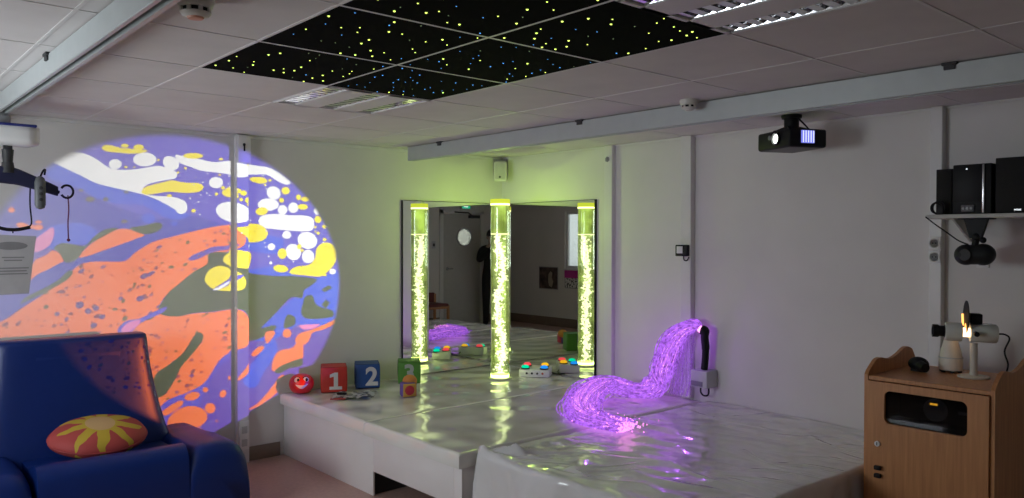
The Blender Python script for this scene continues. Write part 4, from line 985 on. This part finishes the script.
# dots on orange
rnd = random.Random(21)
def inside(poly, x, y):
    c = False; N_ = len(poly)
    for i in range(N_):
        x1, y1 = poly[i]; x2, y2 = poly[(i + 1) % N_]
        if (y1 > y) != (y2 > y) and x < (x2 - x1) * (y - y1) / (y2 - y1) + x1: c = not c
    return c
k = 0
while k < 360:
    x, y = rnd.uniform(0, 250), rnd.uniform(228, 400)
    if not inside(OR1, x, y): continue
    r = rnd.choice([.8, .8, .9, 1.0, 1.0, 1.1, 1.3, 1.6, 2.0, 2.6 if x < 150 else 1.2]); ang = -.5 + rnd.uniform(-.5, .5)
    LAY.append((rnd.choice(['dot', 'dot', 'dot', 'dotv', 'dotg']), ell(PX, x, y, r * rnd.uniform(1, 1.7), r * .8, ang, 8))); k += 1
for (x, y, a, b_) in ((300, 235, 16, 9), (325, 225, 14, 6), (285, 315, 14, 10), (70, 338, 16, 12), (100, 360, 11, 11), (128, 350, 12, 9), (150, 380, 12, 8), (120, 410, 12, 9), (215, 315, 9, 7)): E('dotv', ZD, x, y, a, b_, -.4)
# greens
L('green', [(54, 248), (62, 243), (72, 244), (85, 246), (93, 237.5), (105, 229.5), (118, 228), (110, 233), (97, 240), (86, 247.5), (79, 257), (72, 262), (65, 262), (60, 254)])
L('green', [(130, 228), (144, 225.5), (157, 222.6), (162.6, 225.5), (158, 231), (147, 234.3), (136, 232)])
L('green', [(20, 304), (30, 299.6), (48, 291), (67, 280), (73, 272), (68, 271), (58, 280), (42, 289), (26, 297)])
L('green', [(180, 283), (193, 272), (207, 264), (208.6, 254), (222, 252), (236, 256), (251, 272), (264, 275), (277, 276), (290, 276), (303, 277), (317, 279.5), (309, 287), (304, 290), (302, 298), (292, 297), (284, 304), (275, 314), (262, 327), (253, 339), (250.5, 332), (248.5, 318), (243, 310.2), (231, 309.3), (213, 311.5), (193, 313.2), (178, 316.5), (163, 315), (158.5, 309), (168, 293)])
L('green', zp(ZC, [(548, 372), (556, 335), (568, 302), (600, 297), (612, 330), (640, 350), (690, 365), (690, 392), (620, 403), (565, 398)]))
L('green', zp(ZC, [(470, 440), (485, 385), (520, 395), (520, 425), (495, 440)])); L('green', zp(ZC, [(640, 268), (675, 250), (690, 262), (655, 282)])); L('green', zp(ZC, [(640, 340), (660, 315), (680, 330), (660, 355)]))
L('green', zp(ZC, [(385, 470), (395, 450), (425, 445), (425, 460), (400, 475)]))
L('green', zp(ZE, [(95, 215), (115, 175), (160, 145), (220, 95), (262, 30), (285, 10), (303, 20), (300, 45), (250, 110), (215, 150), (185, 210), (150, 262), (115, 282), (100, 260)]))
L('green', zp(ZE, [(500, 20), (525, 0), (600, -20), (600, 0), (540, 35), (505, 45)]))
for (x, y, a, b_) in ((150, 345, 22, 14), (105, 300, 12, 8), (228, 345, 14, 10), (320, 455, 16, 9), (330, 310, 12, 9)): E('dotg', ZA, x, y, a, b_)
# yellow
L('yellow', zp(ZA, [(208, 86), (225, 74), (260, 77), (300, 88), (350, 93), (400, 98), (432, 100), (425, 110), (370, 118), (300, 114), (240, 108), (214, 98)]))
for a in ((323, 78, 20, 10), (392, 86, 26, 14), (328, 185, 9, 6), (490, 150, 6, 6), (625, 190, 8, 6), (665, 402, 12, 9), (545, 327, 13, 8), (588, 212, 6, 6), (85, 82, 30, 9), (370, 185, 5, 4)): E('yellow', ZA, *a)
L('yellow', zp(ZA, [(408, 305), (422, 285), (470, 270), (520, 258), (560, 250), (620, 262), (690, 265), (715, 285), (690, 308), (640, 313), (600, 312), (540, 308), (490, 315), (440, 322), (414, 318)]))
for a in ((60, 117, 45, 13), (363, 228, 33, 15, .1), (478, 275, 19, 17), (460, 318, 12, 11), (537, 305, 11, 13), (567, 313, 18, 12), (556, 348, 24, 13), (370, 368, 28, 18, -.1), (625, 405, 16, 16), (653, 437, 9, 9), (214, 288, 25, 15, .4), (195, 262, 10, 8), (288, 286, 15, 12), (308, 318, 13, 13), (277, 315, 9, 8), (250, 275, 22, 12), (186, 132, 10, 6), (314, 158, 11, 5), (62, 365, 9, 8), (165, 290, 8, 7), (407, 228, 7, 6), (386, 249, 6, 5), (626, 467, 8, 7), (613, 440, 6, 6), (613, 460, 4, 4), (310, 338, 8, 6), (180, 203, 6, 6)): E('yellow', ZB, *a)
YB = zp(ZB, [(222, 437), (260, 440), (300, 437), (345, 425), (380, 440), (398, 465), (386, 493), (350, 508), (320, 508), (300, 482), (262, 455)]); L('yellow', YB)
YC1 = zp(ZC, [(195, 135), (210, 110), (250, 90), (300, 97), (332, 102), (332, 150), (322, 172), (270, 172), (230, 163), (205, 150)]); L('yellow', YC1)
YC2 = zp(ZC, [(112, 220), (135, 180), (180, 162), (230, 175), (280, 200), (300, 235), (285, 268), (230, 277), (160, 270), (125, 248)]); L('yellow', YC2)
L('violet', zp(ZC, [(148, 270), (200, 235), (250, 208), (288, 203), (280, 215), (235, 243), (195, 262), (165, 273)])); L('white', zp(ZC, [(150, 270), (185, 252), (230, 228), (232, 236), (195, 260), (170, 272)]))
for a in ((463, 107, 21, 24), (456, 175, 34, 17, .1), (540, 75, 10, 12), (553, 92, 8, 7), (655, 43, 9, 7), (654, 203, 10, 6), (700, 125, 8, 8)): E('yellow', ZC, *a)
YC3 = zp(ZC, [(497, 185), (530, 165), (585, 157), (612, 125), (618, 85), (648, 58), (690, 65), (708, 100), (702, 150), (665, 192), (630, 211), (560, 205), (508, 200)]); L('yellow', YC3)
for poly in (YB, YC1, YC2, YC3):
    xs = [q[0] for q in poly]; ys = [q[1] for q in poly]; k = 0
    while k < 9:
        x, y = rnd.uniform(min(xs), max(xs)), rnd.uniform(min(ys), max(ys))
        if inside(poly, x, y): LAY.append(('doty', ell(PX, x, y, rnd.uniform(.6, .9), .7, 0, 6))); k += 1
# pinks, lower right islands
L('pink', zp(ZG, [(145, 208), (180, 178), (220, 155), (222, 195), (200, 235), (150, 258), (132, 242)])); L('purple', zp(ZG, [(130, 262), (165, 258), (205, 240), (212, 250), (190, 270), (140, 288)]))
L('violet', zp(ZD, [(205, 425), (235, 395), (285, 385), (360, 350), (380, 345), (365, 365), (290, 400), (250, 438), (215, 440)])); L('pink', zp(ZD, [(218, 425), (240, 402), (270, 392), (287, 392), (275, 412), (245, 433), (225, 437)]))
L('pink', zp(ZC, [(540, 432), (580, 428), (632, 426), (605, 445), (560, 450)])); L('white', zp(ZC, [(540, 418), (590, 410), (635, 404), (632, 424), (580, 428), (542, 430)])) if False else L('blue', zp(ZC, [(540, 418), (590, 410), (635, 404), (632, 424), (580, 428), (542, 430)]))
for a in ((440, 440, 33, 26), (570, 466, 16, 13)): E('blue', ZA, *a)
for a in ((48, 83, 14, 11), (95, 148, 28, 12, .2), (160, 133, 15, 7), (158, 155, 22, 11), (132, 152, 10, 9)): E('orange', ZG, *a)
L('orange', zp(ZC, [(385, 498), (390, 462), (430, 460), (420, 485), (400, 505)])); E('orange', ZC, 485, 467, 19, 20)
L('orange', zp(ZC, [(522, 505), (540, 470), (600, 450), (660, 425), (712, 402), (705, 422), (650, 450), (600, 465), (585, 500), (560, 520)]))
L('orange', zp(ZE, [(503, 105), (515, 85), (540, 68), (557, 70), (545, 90), (520, 108)])); L('orange', zp(ZE, [(445, 205), (480, 160), (500, 132), (504, 160), (480, 190), (455, 208)])); L('orange', zp(ZE, [(565, 55), (570, 25), (590, 3), (602, 15), (578, 50)])); E('orange', ZE, 652, 15, 18, 17)
L('orange', zp(ZE, [(588, 158), (600, 110), (625, 85), (680, 70), (712, 10), (720, 100), (706, 125), (650, 140), (625, 165), (600, 173)]))
L('green', zp(ZE, [(600, 172), (625, 150), (660, 135), (712, 118), (712, 148), (660, 160), (622, 180)]))
L('orange', zp(ZE, [(500, 335), (540, 295), (575, 255), (605, 215), (622, 192), (640, 188), (632, 230), (600, 270), (560, 300), (520, 325)]))
for a in ((258, 275, 33, 17, -.25), (313, 248, 12, 11), (386, 265, 13, 17, .5), (333, 325, 22, 22), (418, 198, 6, 8), (360, 378, 5, 4), (290, 395, 8, 6)): E('orange', ZE, *a)
L('orange', zp(ZE, [(155, 385), (178, 345), (230, 318), (285, 320), (318, 345), (315, 380), (270, 408), (210, 438), (175, 430)])); L('orange', zp(ZE, [(128, 345), (165, 315), (208, 293), (222, 303), (195, 330), (150, 355)])); L('orange', zp(ZE, [(215, 435), (255, 412), (290, 405), (285, 428), (240, 442)]))
# fine white spray
k = 0
while k < 46:
    x, y = rnd.uniform(150, 330), rnd.uniform(150, 270)
    if inside([(190, 170), (280, 175), (330, 240), (320, 262), (255, 265), (235, 225), (180, 215)], x, y): LAY.append(('white', ell(PX, x, y, rnd.uniform(.6, 1.0), .7, 0, 6))); k += 1
verts = []; faces = []
for c, poly in LAY:
    us = [x for x, y in poly]; uc = sum(us) / len(us) if max(us) - min(us) < 14 else None
    q_ = [Vector(px_to_slide(x, y, uc)) for x, y in poly]
    if sum(q_[i - 1].x * q_[i].y - q_[i].x * q_[i - 1].y for i in range(len(q_))) < 0: q_.reverse()
    base = len(verts); verts += q_; faces.append(list(range(base, len(verts))))
rv, re_, rf, ov, oe, of = delaunay_2d_cdt(verts, [], faces, 1, 1e-6)
me = bpy.data.meshes.new('picture_slide')
me.from_pydata([LF - AX * .052 + AX * DS + (AR * v.x + AU * v.y) * DS for v in rv], [], rf)
names = list(COLS)
for nme in names:
    m = bpy.data.materials.new('slide_' + nme); t = nt(m); t.nodes.clear(); tr = t.nodes.new('ShaderNodeBsdfTransparent'); tr.inputs[0].default_value = (*COLS[nme], 1)
    o_ = t.nodes.new('ShaderNodeOutputMaterial'); t.links.new(tr.outputs[0], o_.inputs[0]); me.materials.append(m)
for i, f_ in enumerate(me.polygons): f_.material_index = names.index(LAY[max(of[i])][0]) if of[i] else 0
# the slide as a disc inside the barrel
bm = B(); bm.from_mesh(me); bpy.data.meshes.remove(me)
CUT = .0200
kill = [f for f in bm.faces if ((f.calc_center_median() - (LF - AX * (.052 - DS))).length > CUT)]
bmesh.ops.delete(bm, geom=kill, context='FACES')
bm.transform(world_m(p).inverted()); me = bpy.data.meshes.new('picture_slide'); bm.to_mesh(me); bm.free()
for nme in names: me.materials.append(bpy.data.materials['slide_' + nme])
o = bpy.data.objects.new('picture_slide', me); COL.objects.link(o); o.parent = p
o, l = light('effect_projector_beam', 'SPOT', SRC, 1000, (1, 1, 1), spot_size=math.radians(2 * 13.0), spot_blend=.09, shadow_soft_size=0)
o.matrix_world = basis(AR, AU, -AX, SRC)

# ------------------------------------------------------------------ blue soft chair
M_BLUE = mat('chair_blue_vinyl', (.003, .021, .15), .38, var=.06, scale=4, bump=.12, bscale=6, spec=.4)
p = thing('soft_armchair', 'big blue vinyl soft armchair in front of the projection', 'armchair', (.60, -3.50, 0), math.radians(-2))
def se_ring(cx, cy, z, hx, hy, e=4., n=36):
    out = []
    for k in range(n):
        a = 2 * PI * k / n; c, s = math.cos(a), math.sin(a)
        out.append(Vector((cx + hx * math.copysign(abs(c) ** (2 / e), c), cy + hy * math.copysign(abs(s) ** (2 / e), s), z)))
    return out
# backrest: rises from the seat, wider and thicker low down, leaning back
b = B(); rs = []
for z, cx, hx_, hy_ in ((.02, -.26, .16, .53), (.20, -.26, .16, .525), (.36, -.265, .15, .505), (.46, -.268, .125, .475), (.56, -.275, .108, .45), (.68, -.285, .098, .425), (.80, -.297, .090, .405), (.90, -.305, .085, .395), (.97, -.312, .082, .390), (.992, -.314, .078, .386), (1.0, -.314, .066, .375)):
    rs.append(se_ring(cx, -.03, z, hx_, hy_, 5.5))
rings(b, rs); br = obj('backrest', b, M_BLUE, p, angle=70)
b = B(); boxr(b, -.24, -.185, -.26, .22, .38, .93, .027, 4); t = b
for v in t.verts: v.co.x += (.45 - v.co.z) * .10 + .01
obj('back_pad', b, M_BLUE, br, angle=70)
b = B(); sw = .36; rs = []
for k in range(13):     # seat: a bolster front that rolls over and down
    pass
prof = [(-.20, .02), (-.20, .36), (.0, .365), (.12, .375), (.22, .41), (.29, .432), (.345, .428), (.385, .40), (.405, .36), (.41, .25), (.415, .13), (.405, .01)]
rs = [[Vector((x, y, z)) for x, z in prof] for y in (.04 - sw, .04 - sw * .6, .04, .04 + sw * .6, .04 + sw)]
rings(b, rs); st = obj('seat', b, M_BLUE, p, angle=50)
for s in (1, -1):
    b = B(); rs = []
    for x, cy, hw, top in ((-.34, .50, .06, .34), (-.30, .505, .12, .41), (-.18, .51, .145, .415), (-.05, .515, .155, .405), (.08, .52, .16, .412), (.22, .525, .165, .43), (.31, .53, .168, .428), (.37, .53, .165, .405), (.405, .53, .16, .34), (.415, .53, .155, .22)):
        ring = []
        for k in range(28):
            a = 2 * PI * k / 28; c, sn = math.cos(a), math.sin(a)
            e = 3.2
            yy = hw * math.copysign(abs(c) ** (2 / e), c); zz_ = (top / 2) * (1 + math.copysign(abs(sn) ** (2 / e), sn))
            yy += (.03 if c > 0 else 0) * (1 - zz_ / top)
            ring.append(Vector((x, s * (cy + yy) + .03, .004 + zz_ + .012 * math.sin(x * 14 + 1) * (zz_ / top) ** 4)))
        rs.append(ring)
    rings(b, rs); obj('armrest', b, M_BLUE, p, angle=70)
# round cushion
p = thing('flower_cushion', 'round red cushion with a yellow petal pattern on the blue armchair', 'cushion', (.62, -3.485, .475))
M_CU = bpy.data.materials.new('cushion_flower'); t = nt(M_CU); n = t.nodes; l = t.links; bs = n['Principled BSDF']; bs.inputs['Roughness'].default_value = .7
tc = n.new('ShaderNodeTexCoord'); sx = n.new('ShaderNodeSeparateXYZ'); l.new(tc.outputs['Object'], sx.inputs[0])
def mth(op, a, c=None):
    q = n.new('ShaderNodeMath'); q.operation = op
    for i, v in enumerate((a, c)):
        if v is None: continue
        if isinstance(v, (int, float)): q.inputs[i].default_value = v
        else: l.new(v, q.inputs[i])
    return q.outputs[0]
ang = mth('ARCTAN2', sx.outputs['Y'], sx.outputs['X']); rad = mth('SQRT', mth('ADD', mth('MULTIPLY', sx.outputs['X'], sx.outputs['X']), mth('MULTIPLY', sx.outputs['Y'], sx.outputs['Y'])))
nz = n.new('ShaderNodeTexNoise'); nz.inputs['Scale'].default_value = 9; l.new(tc.outputs['Object'], nz.inputs['Vector'])
petal = mth('ADD', .150, mth('MULTIPLY', .065, mth('SINE', mth('ADD', mth('MULTIPLY', ang, 9.0), mth('MULTIPLY', nz.outputs['Fac'], 5.0)))))
isp = mth('LESS_THAN', rad, petal); isc = mth('LESS_THAN', rad, .075)
m1 = n.new('ShaderNodeMix'); m1.data_type = 'RGBA'; m1.inputs['A'].default_value = (.42, .055, .05, 1); m1.inputs['B'].default_value = (.52, .36, .03, 1); l.new(isp, m1.inputs['Factor'])
m2 = n.new('ShaderNodeMix'); m2.data_type = 'RGBA'; m2.inputs['B'].default_value = (.58, .36, .16, 1); l.new(isc, m2.inputs['Factor']); l.new(m1.outputs['Result'], m2.inputs['A']); l.new(m2.outputs['Result'], bs.inputs['Base Color'])
b = B(); sphere(b, (0, 0, 0), 1, (.185, .25, .085), 48, 24)
for v in b.verts:
    a = math.atan2(v.co.y, v.co.x); k = 1 + .02 * math.sin(a * 7) * (1 - abs(v.co.z) / .085); v.co.x *= k; v.co.y *= k
o = obj('cushion_body', b, M_CU, p); 
b = B(); tube(b, [Vector((.184 * math.cos(q * PI / 24),   .249 * math.sin(q * PI / 24), 0)) for q in range(49)], .006, 6); obj('piping', b, mat('cushion_red', (.34, .04, .04), .7), p)
p.rotation_euler = (0, math.radians(18), math.radians(4)); p.location = (.64, -3.475, .480)

# ------------------------------------------------------------------ things seen in the mirrors only: notices, sign, switch, chair, photographer
def flat_frame(name, label, cat, x0, x1, z0, z1, m, rim=None, group=None):
    p = thing(name, label, cat, ((x0 + x1) / 2, YF, z0), 0, group)
    b = B(); boxr(b, x0, x1, YF + .0005, YF + .010, z0, z1, .002, 1); obj('board', b, rim or M_GREY, p, world=True)
    b = B(); boxr(b, x0 + .015, x1 - .015, YF + .010, YF + .013, z0 + .015, z1 - .015); obj('picture', b, m, p, world=True, smooth=False)
    return p
pm = mat('photo_print_dark', (.085, .05, .045), .4, var=.9, scale=9)
p = flat_frame('wall_picture', 'dark framed picture reflected in the right mirror', 'picture', 4.78, 5.28, .66, 1.07, pm)
b = B(); prism(b, [(4.93, .70), (5.0, .72), (5.03, .80), (5.02, .93), (4.97, .99), (4.92, .96), (4.94, .88), (4.90, .80)], .003, basis((1, 0, 0), (0, 0, 1), (0, -1, 0), (0, YF + .0165, 0))); obj('pale_figure', b, mat('print_pale', (.40, .33, .27), .5), p, world=True, smooth=False)
M_DOTP = bpy.data.materials.new('poster_dots'); t = nt(M_DOTP); bs = t.nodes['Principled BSDF']; tc = t.nodes.new('ShaderNodeTexCoord'); vz = t.nodes.new('ShaderNodeTexVoronoi'); vz.inputs['Scale'].default_value = 28
cr = t.nodes.new('ShaderNodeValToRGB'); cr.color_ramp.interpolation = 'CONSTANT'; cr.color_ramp.elements[0].color = (.02, .02, .02, 1); cr.color_ramp.elements[1].position = .40; cr.color_ramp.elements[1].color = (.75, .75, .75, 1)
t.links.new(tc.outputs['Object'], vz.inputs['Vector']); t.links.new(vz.outputs['Distance'], cr.inputs[0]); t.links.new(cr.outputs[0], bs.inputs['Base Color'])
p = flat_frame('wall_poster', 'black dotted poster with a magenta top reflected beside the window', 'poster', 4.18, 4.61, .70, 1.0, M_DOTP)
b = B(); boxr(b, 4.18, 4.61, YF + .013, YF + .016, .885, 1.02); obj('magenta_band', b, mat('magenta', (.55, .03, .30), .5, emit=None), p, world=True)
p = thing('exit_sign', 'green lit exit sign above the door, reflected in the left mirror', 'exit sign', (XB, -4.37, 2.13))
b = B(); boxr(b, XB - .05, XB - .001, -4.47, -4.27, 2.125, 2.205, .005); obj('casing', b, M_WHITE, p, world=True)
b = B(); boxr(b, XB - .054, XB - .0505, -4.462, -4.278, 2.132, 2.198); obj('green_panel', b, emis('exit_green', (.02, .55, .30), 1.0), p, world=True, smooth=False)
b = B(); prism(b, [(-.02, -.009), (.05, -.009), (.05, -.024), (.085, 0), (.05, .024), (.05, .009), (-.02, .009)], .002, basis((0, -1, 0), (0, 0, 1), (-1, 0, 0), (XB - .0545, -4.33, 2.165))); obj('white_arrow', b, emis('exit_white', (.8, 1, .9), 1.2), p, world=True, smooth=False)
p = thing('light_switch', 'pale wall switch beside the door, reflected in the left mirror', 'light switch', (XB, -3.67, 1.41))
b = B(); boxr(b, XB - .012, XB - .001, -3.71, -3.63, 1.40, 1.53, .003); obj('plate', b, M_LGREY, p, world=True)
b = B(); boxr(b, XB - .018, XB - .012, -3.69, -3.65, 1.44, 1.49, .002); obj('rocker', b, M_DARK, p, world=True)
p = thing('wooden_armchair', 'wooden chair with dark red pad by the door, reflected low in the left mirror', 'chair', (5.92, -3.42, 0), PI)
for sx_ in (-.2, .2):
    for sy_ in (-.22, .22):
        b = B(); boxr(b, sx_ - .02, sx_ + .02, sy_ - .02, sy_ + .02, 0, .42 if sx_ > 0 else .60, .004); obj('leg', b, M_BEECH, p)
b = B(); boxr(b, -.22, .22, -.24, .24, .36, .40, .006); obj('seat_frame', b, M_BEECH, p)
b = B(); boxr(b, -.19, .23, -.22, .22, .40, .45, .02, 3); obj('seat_pad', b, mat('pad_dark_red', (.16, .03, .025), .6), p)
b = B(); boxr(b, -.24, -.19, -.22, .22, .45, .62, .015, 3); obj('back_pad', b, mat('pad_dark_red', (.16, .03, .025), .6), p)

# photographer behind the camera
PR = RV.copy(); PR.z = 0; PR.normalize(); PB = -FV; PB.z = 0; PB.normalize()
org = Vector((CAM.x, CAM.y, 0)) + PR * .19 + PB * .42
def W(r, bk, z): return Vector((0, 0, 0)) + PR * r + PB * bk + Vector((0, 0, z))
per = thing('person', 'person in dark clothes holding up a phone, reflected in the mirror corner', 'person', org)
hand = {s: W(-.19 + s * .085, -.37, 1.545) for s in (1, -1)}
def skin(name, V_, E_, R_, m, parent, sub=2, root=0):
    me = bpy.data.meshes.new(name); me.from_pydata(V_, E_, []); o = bpy.data.objects.new(name, me); COL.objects.link(o)
    md = o.modifiers.new('s', 'SKIN'); md.use_smooth_shade = True
    for i, r in enumerate(R_):
        sv = me.skin_vertices[0].data[i]; sv.radius = (r, r) if isinstance(r, float) else r; sv.use_root = (i == root)
    o.modifiers.new('u', 'SUBSURF').render_levels = sub; o.modifiers['u'].levels = sub
    dg = bpy.context.evaluated_depsgraph_get(); m2 = bpy.data.meshes.new_from_object(o.evaluated_get(dg)); bpy.data.objects.remove(o); bpy.data.meshes.remove(me)
    m2.name = name; m2.materials.clear(); m2.materials.append(m); m2.polygons.foreach_set('use_smooth', [True] * len(m2.polygons))
    o = bpy.data.objects.new(name, m2); COL.objects.link(o); o.parent = parent; return o
SKN = mat('skin', (.50, .33, .26), .5); CLO = mat('dark_clothes', (.012, .012, .014), .8, var=.2, scale=30); HAIR = mat('dark_hair', (.03, .02, .015), .6)
def body_graph(clothes):
    V_ = [W(0, 0, .93), W(0, .005, 1.10), W(0, .01, 1.28), W(0, .005, 1.40), W(0, -.01, 1.47), W(0, -.02, 1.56), W(0, -.02, 1.64)]
    R_ = [(.15, .11), (.135, .10), (.155, .11), (.12, .09), .055, (.075, .09), (.07, .085)]
    E_ = [(i, i + 1) for i in range(6)]
    for s in (1, -1):
        k = len(V_); V_ += [W(s * .19, .01, 1.37), W(s * .24, -.06, 1.16), hand[s] + PB * .06 + Vector((0, 0, -.05)), hand[s] + Vector((0, 0, -.01))]
        R_ += [.060, .046, .030, (.036, .018)]; E_ += [(3, k), (k, k + 1), (k + 1, k + 2), (k + 2, k + 3)]
        k = len(V_); V_ += [W(s * .095, 0, .82), W(s * .10, -.015, .48), W(s * .105, .01, .09), W(s * .11, -.10, .035), W(s * .115, -.16, .03)]
        R_ += [.088, .062, .042, .035, .028]; E_ += [(0, k), (k, k + 1), (k + 1, k + 2), (k + 2, k + 3), (k + 3, k + 4)]
    return V_, E_, R_
V_, E_, R_ = body_graph(False)
body = skin('body', V_, E_, R_, SKN, per)
bm = B(); bm.from_mesh(body.data)
for s in (1, -1):          # five fingers curled round each side of the phone
    h = hand[s]
    for k, ln in enumerate((.060, .072, .076, .066)):
        z = .030 - .02 * k; tube(bm, smooth_path([h + Vector((0, 0, z)) + PR * s * .012, h + PR * s * .018 - PB * .025 + Vector((0, 0, z)), h + PR * s * (.012 - ln * .2) - PB * .040 + Vector((0, 0, z)), h + PR * (-s) * (ln * .42) - PB * .040 + Vector((0, 0, z - .004))], 3), [.0095] * 5 + [.009] * 3 + [.0075, .006], 8)
    tube(bm, smooth_path([h + PB * .012 + Vector((0, 0, -.02)), h + PB * .018 - PR * s * .02 + Vector((0, 0, .012)), h + PB * .006 - PR * s * .040 + Vector((0, 0, .03))], 3), [.012, .012, .011, .0105, .010, .009, .007], 8)
hc = W(0, -.022, 1.60)
sphere(bm, hc - PB * .108 + Vector((0, 0, -.012)), .018, (1, 1, 1.3), 12, 8)                       # nose
for s in (1, -1): sphere(bm, hc + PR * s * .080 + PB * .01, .026, (.5, .8, 1.2), 12, 8)             # ears
bm.to_mesh(body.data); bm.free(); body.data.polygons.foreach_set('use_smooth', [True] * len(body.data.polygons))
V2, E2, R2 = [], [], []
keep = [i for i in range(len(V_)) if i not in (5, 6)]; mp_ = {}
for i in keep:
    if R_[i] == (.036, .018): continue
    mp_[i] = len(V2); V2.append(V_[i]); r = R_[i]; R2.append(tuple(q + .018 for q in r) if isinstance(r, tuple) else r + (.016 if i != 4 else .008))
E2 = [(mp_[a], mp_[c]) for a, c in E_ if a in mp_ and c in mp_]
skin('dark_outfit', V2, E2, R2, CLO, per)
b = B(); t = bmesh.new(); bmesh.ops.create_uvsphere(t, u_segments=24, v_segments=14, radius=1)
for v in t.verts:
    if v.co.z < -.15 and v.co.y < .2: v.co.z = -.15
bmesh.ops.transform(t, matrix=basis(PR * .098, PB * .112, Vector((0, 0, .115)), hc + Vector((0, 0, .045)) + PB * .022), verts=t.verts); add_mesh(b, t); obj('hair', b, HAIR, per)
for s in (1, -1):
    b = B(); sphere(b, hc + PR * s * .032 - PB * .083 + Vector((0, 0, .012)), .011, u=12, v=8); obj('eye', b, NW, per)
b = B(); sphere(b, hc - PB * .090 + Vector((0, 0, -.048)), .02, (1, .6, .35), 12, 8); obj('mouth', b, mat('lips', (.34, .13, .11), .5), per)
ph = thing('phone', 'dark phone held up at face height by the person in the mirror', 'phone', (CAM.x + PB.x * .02, CAM.y + PB.y * .02, 1.54))
Mph = basis(PR, Vector((0, 0, 1)), PB, (CAM.x + PB.x * .015, CAM.y + PB.y * .015, 1.555))
b = B(); prism(b, rrect(-.078, .078, -.037, .037, .010), .008, Mph); obj('phone_body', b, M_BLACK, ph, world=True)
b = B(); prism(b, rrect(-.074, .074, -.034, .034, .006), .001, Mph @ Matrix.Translation((0, 0, .0082))); obj('phone_screen', b, mat('phone_screen_dark', (.03, .03, .03), .1), ph, world=True)
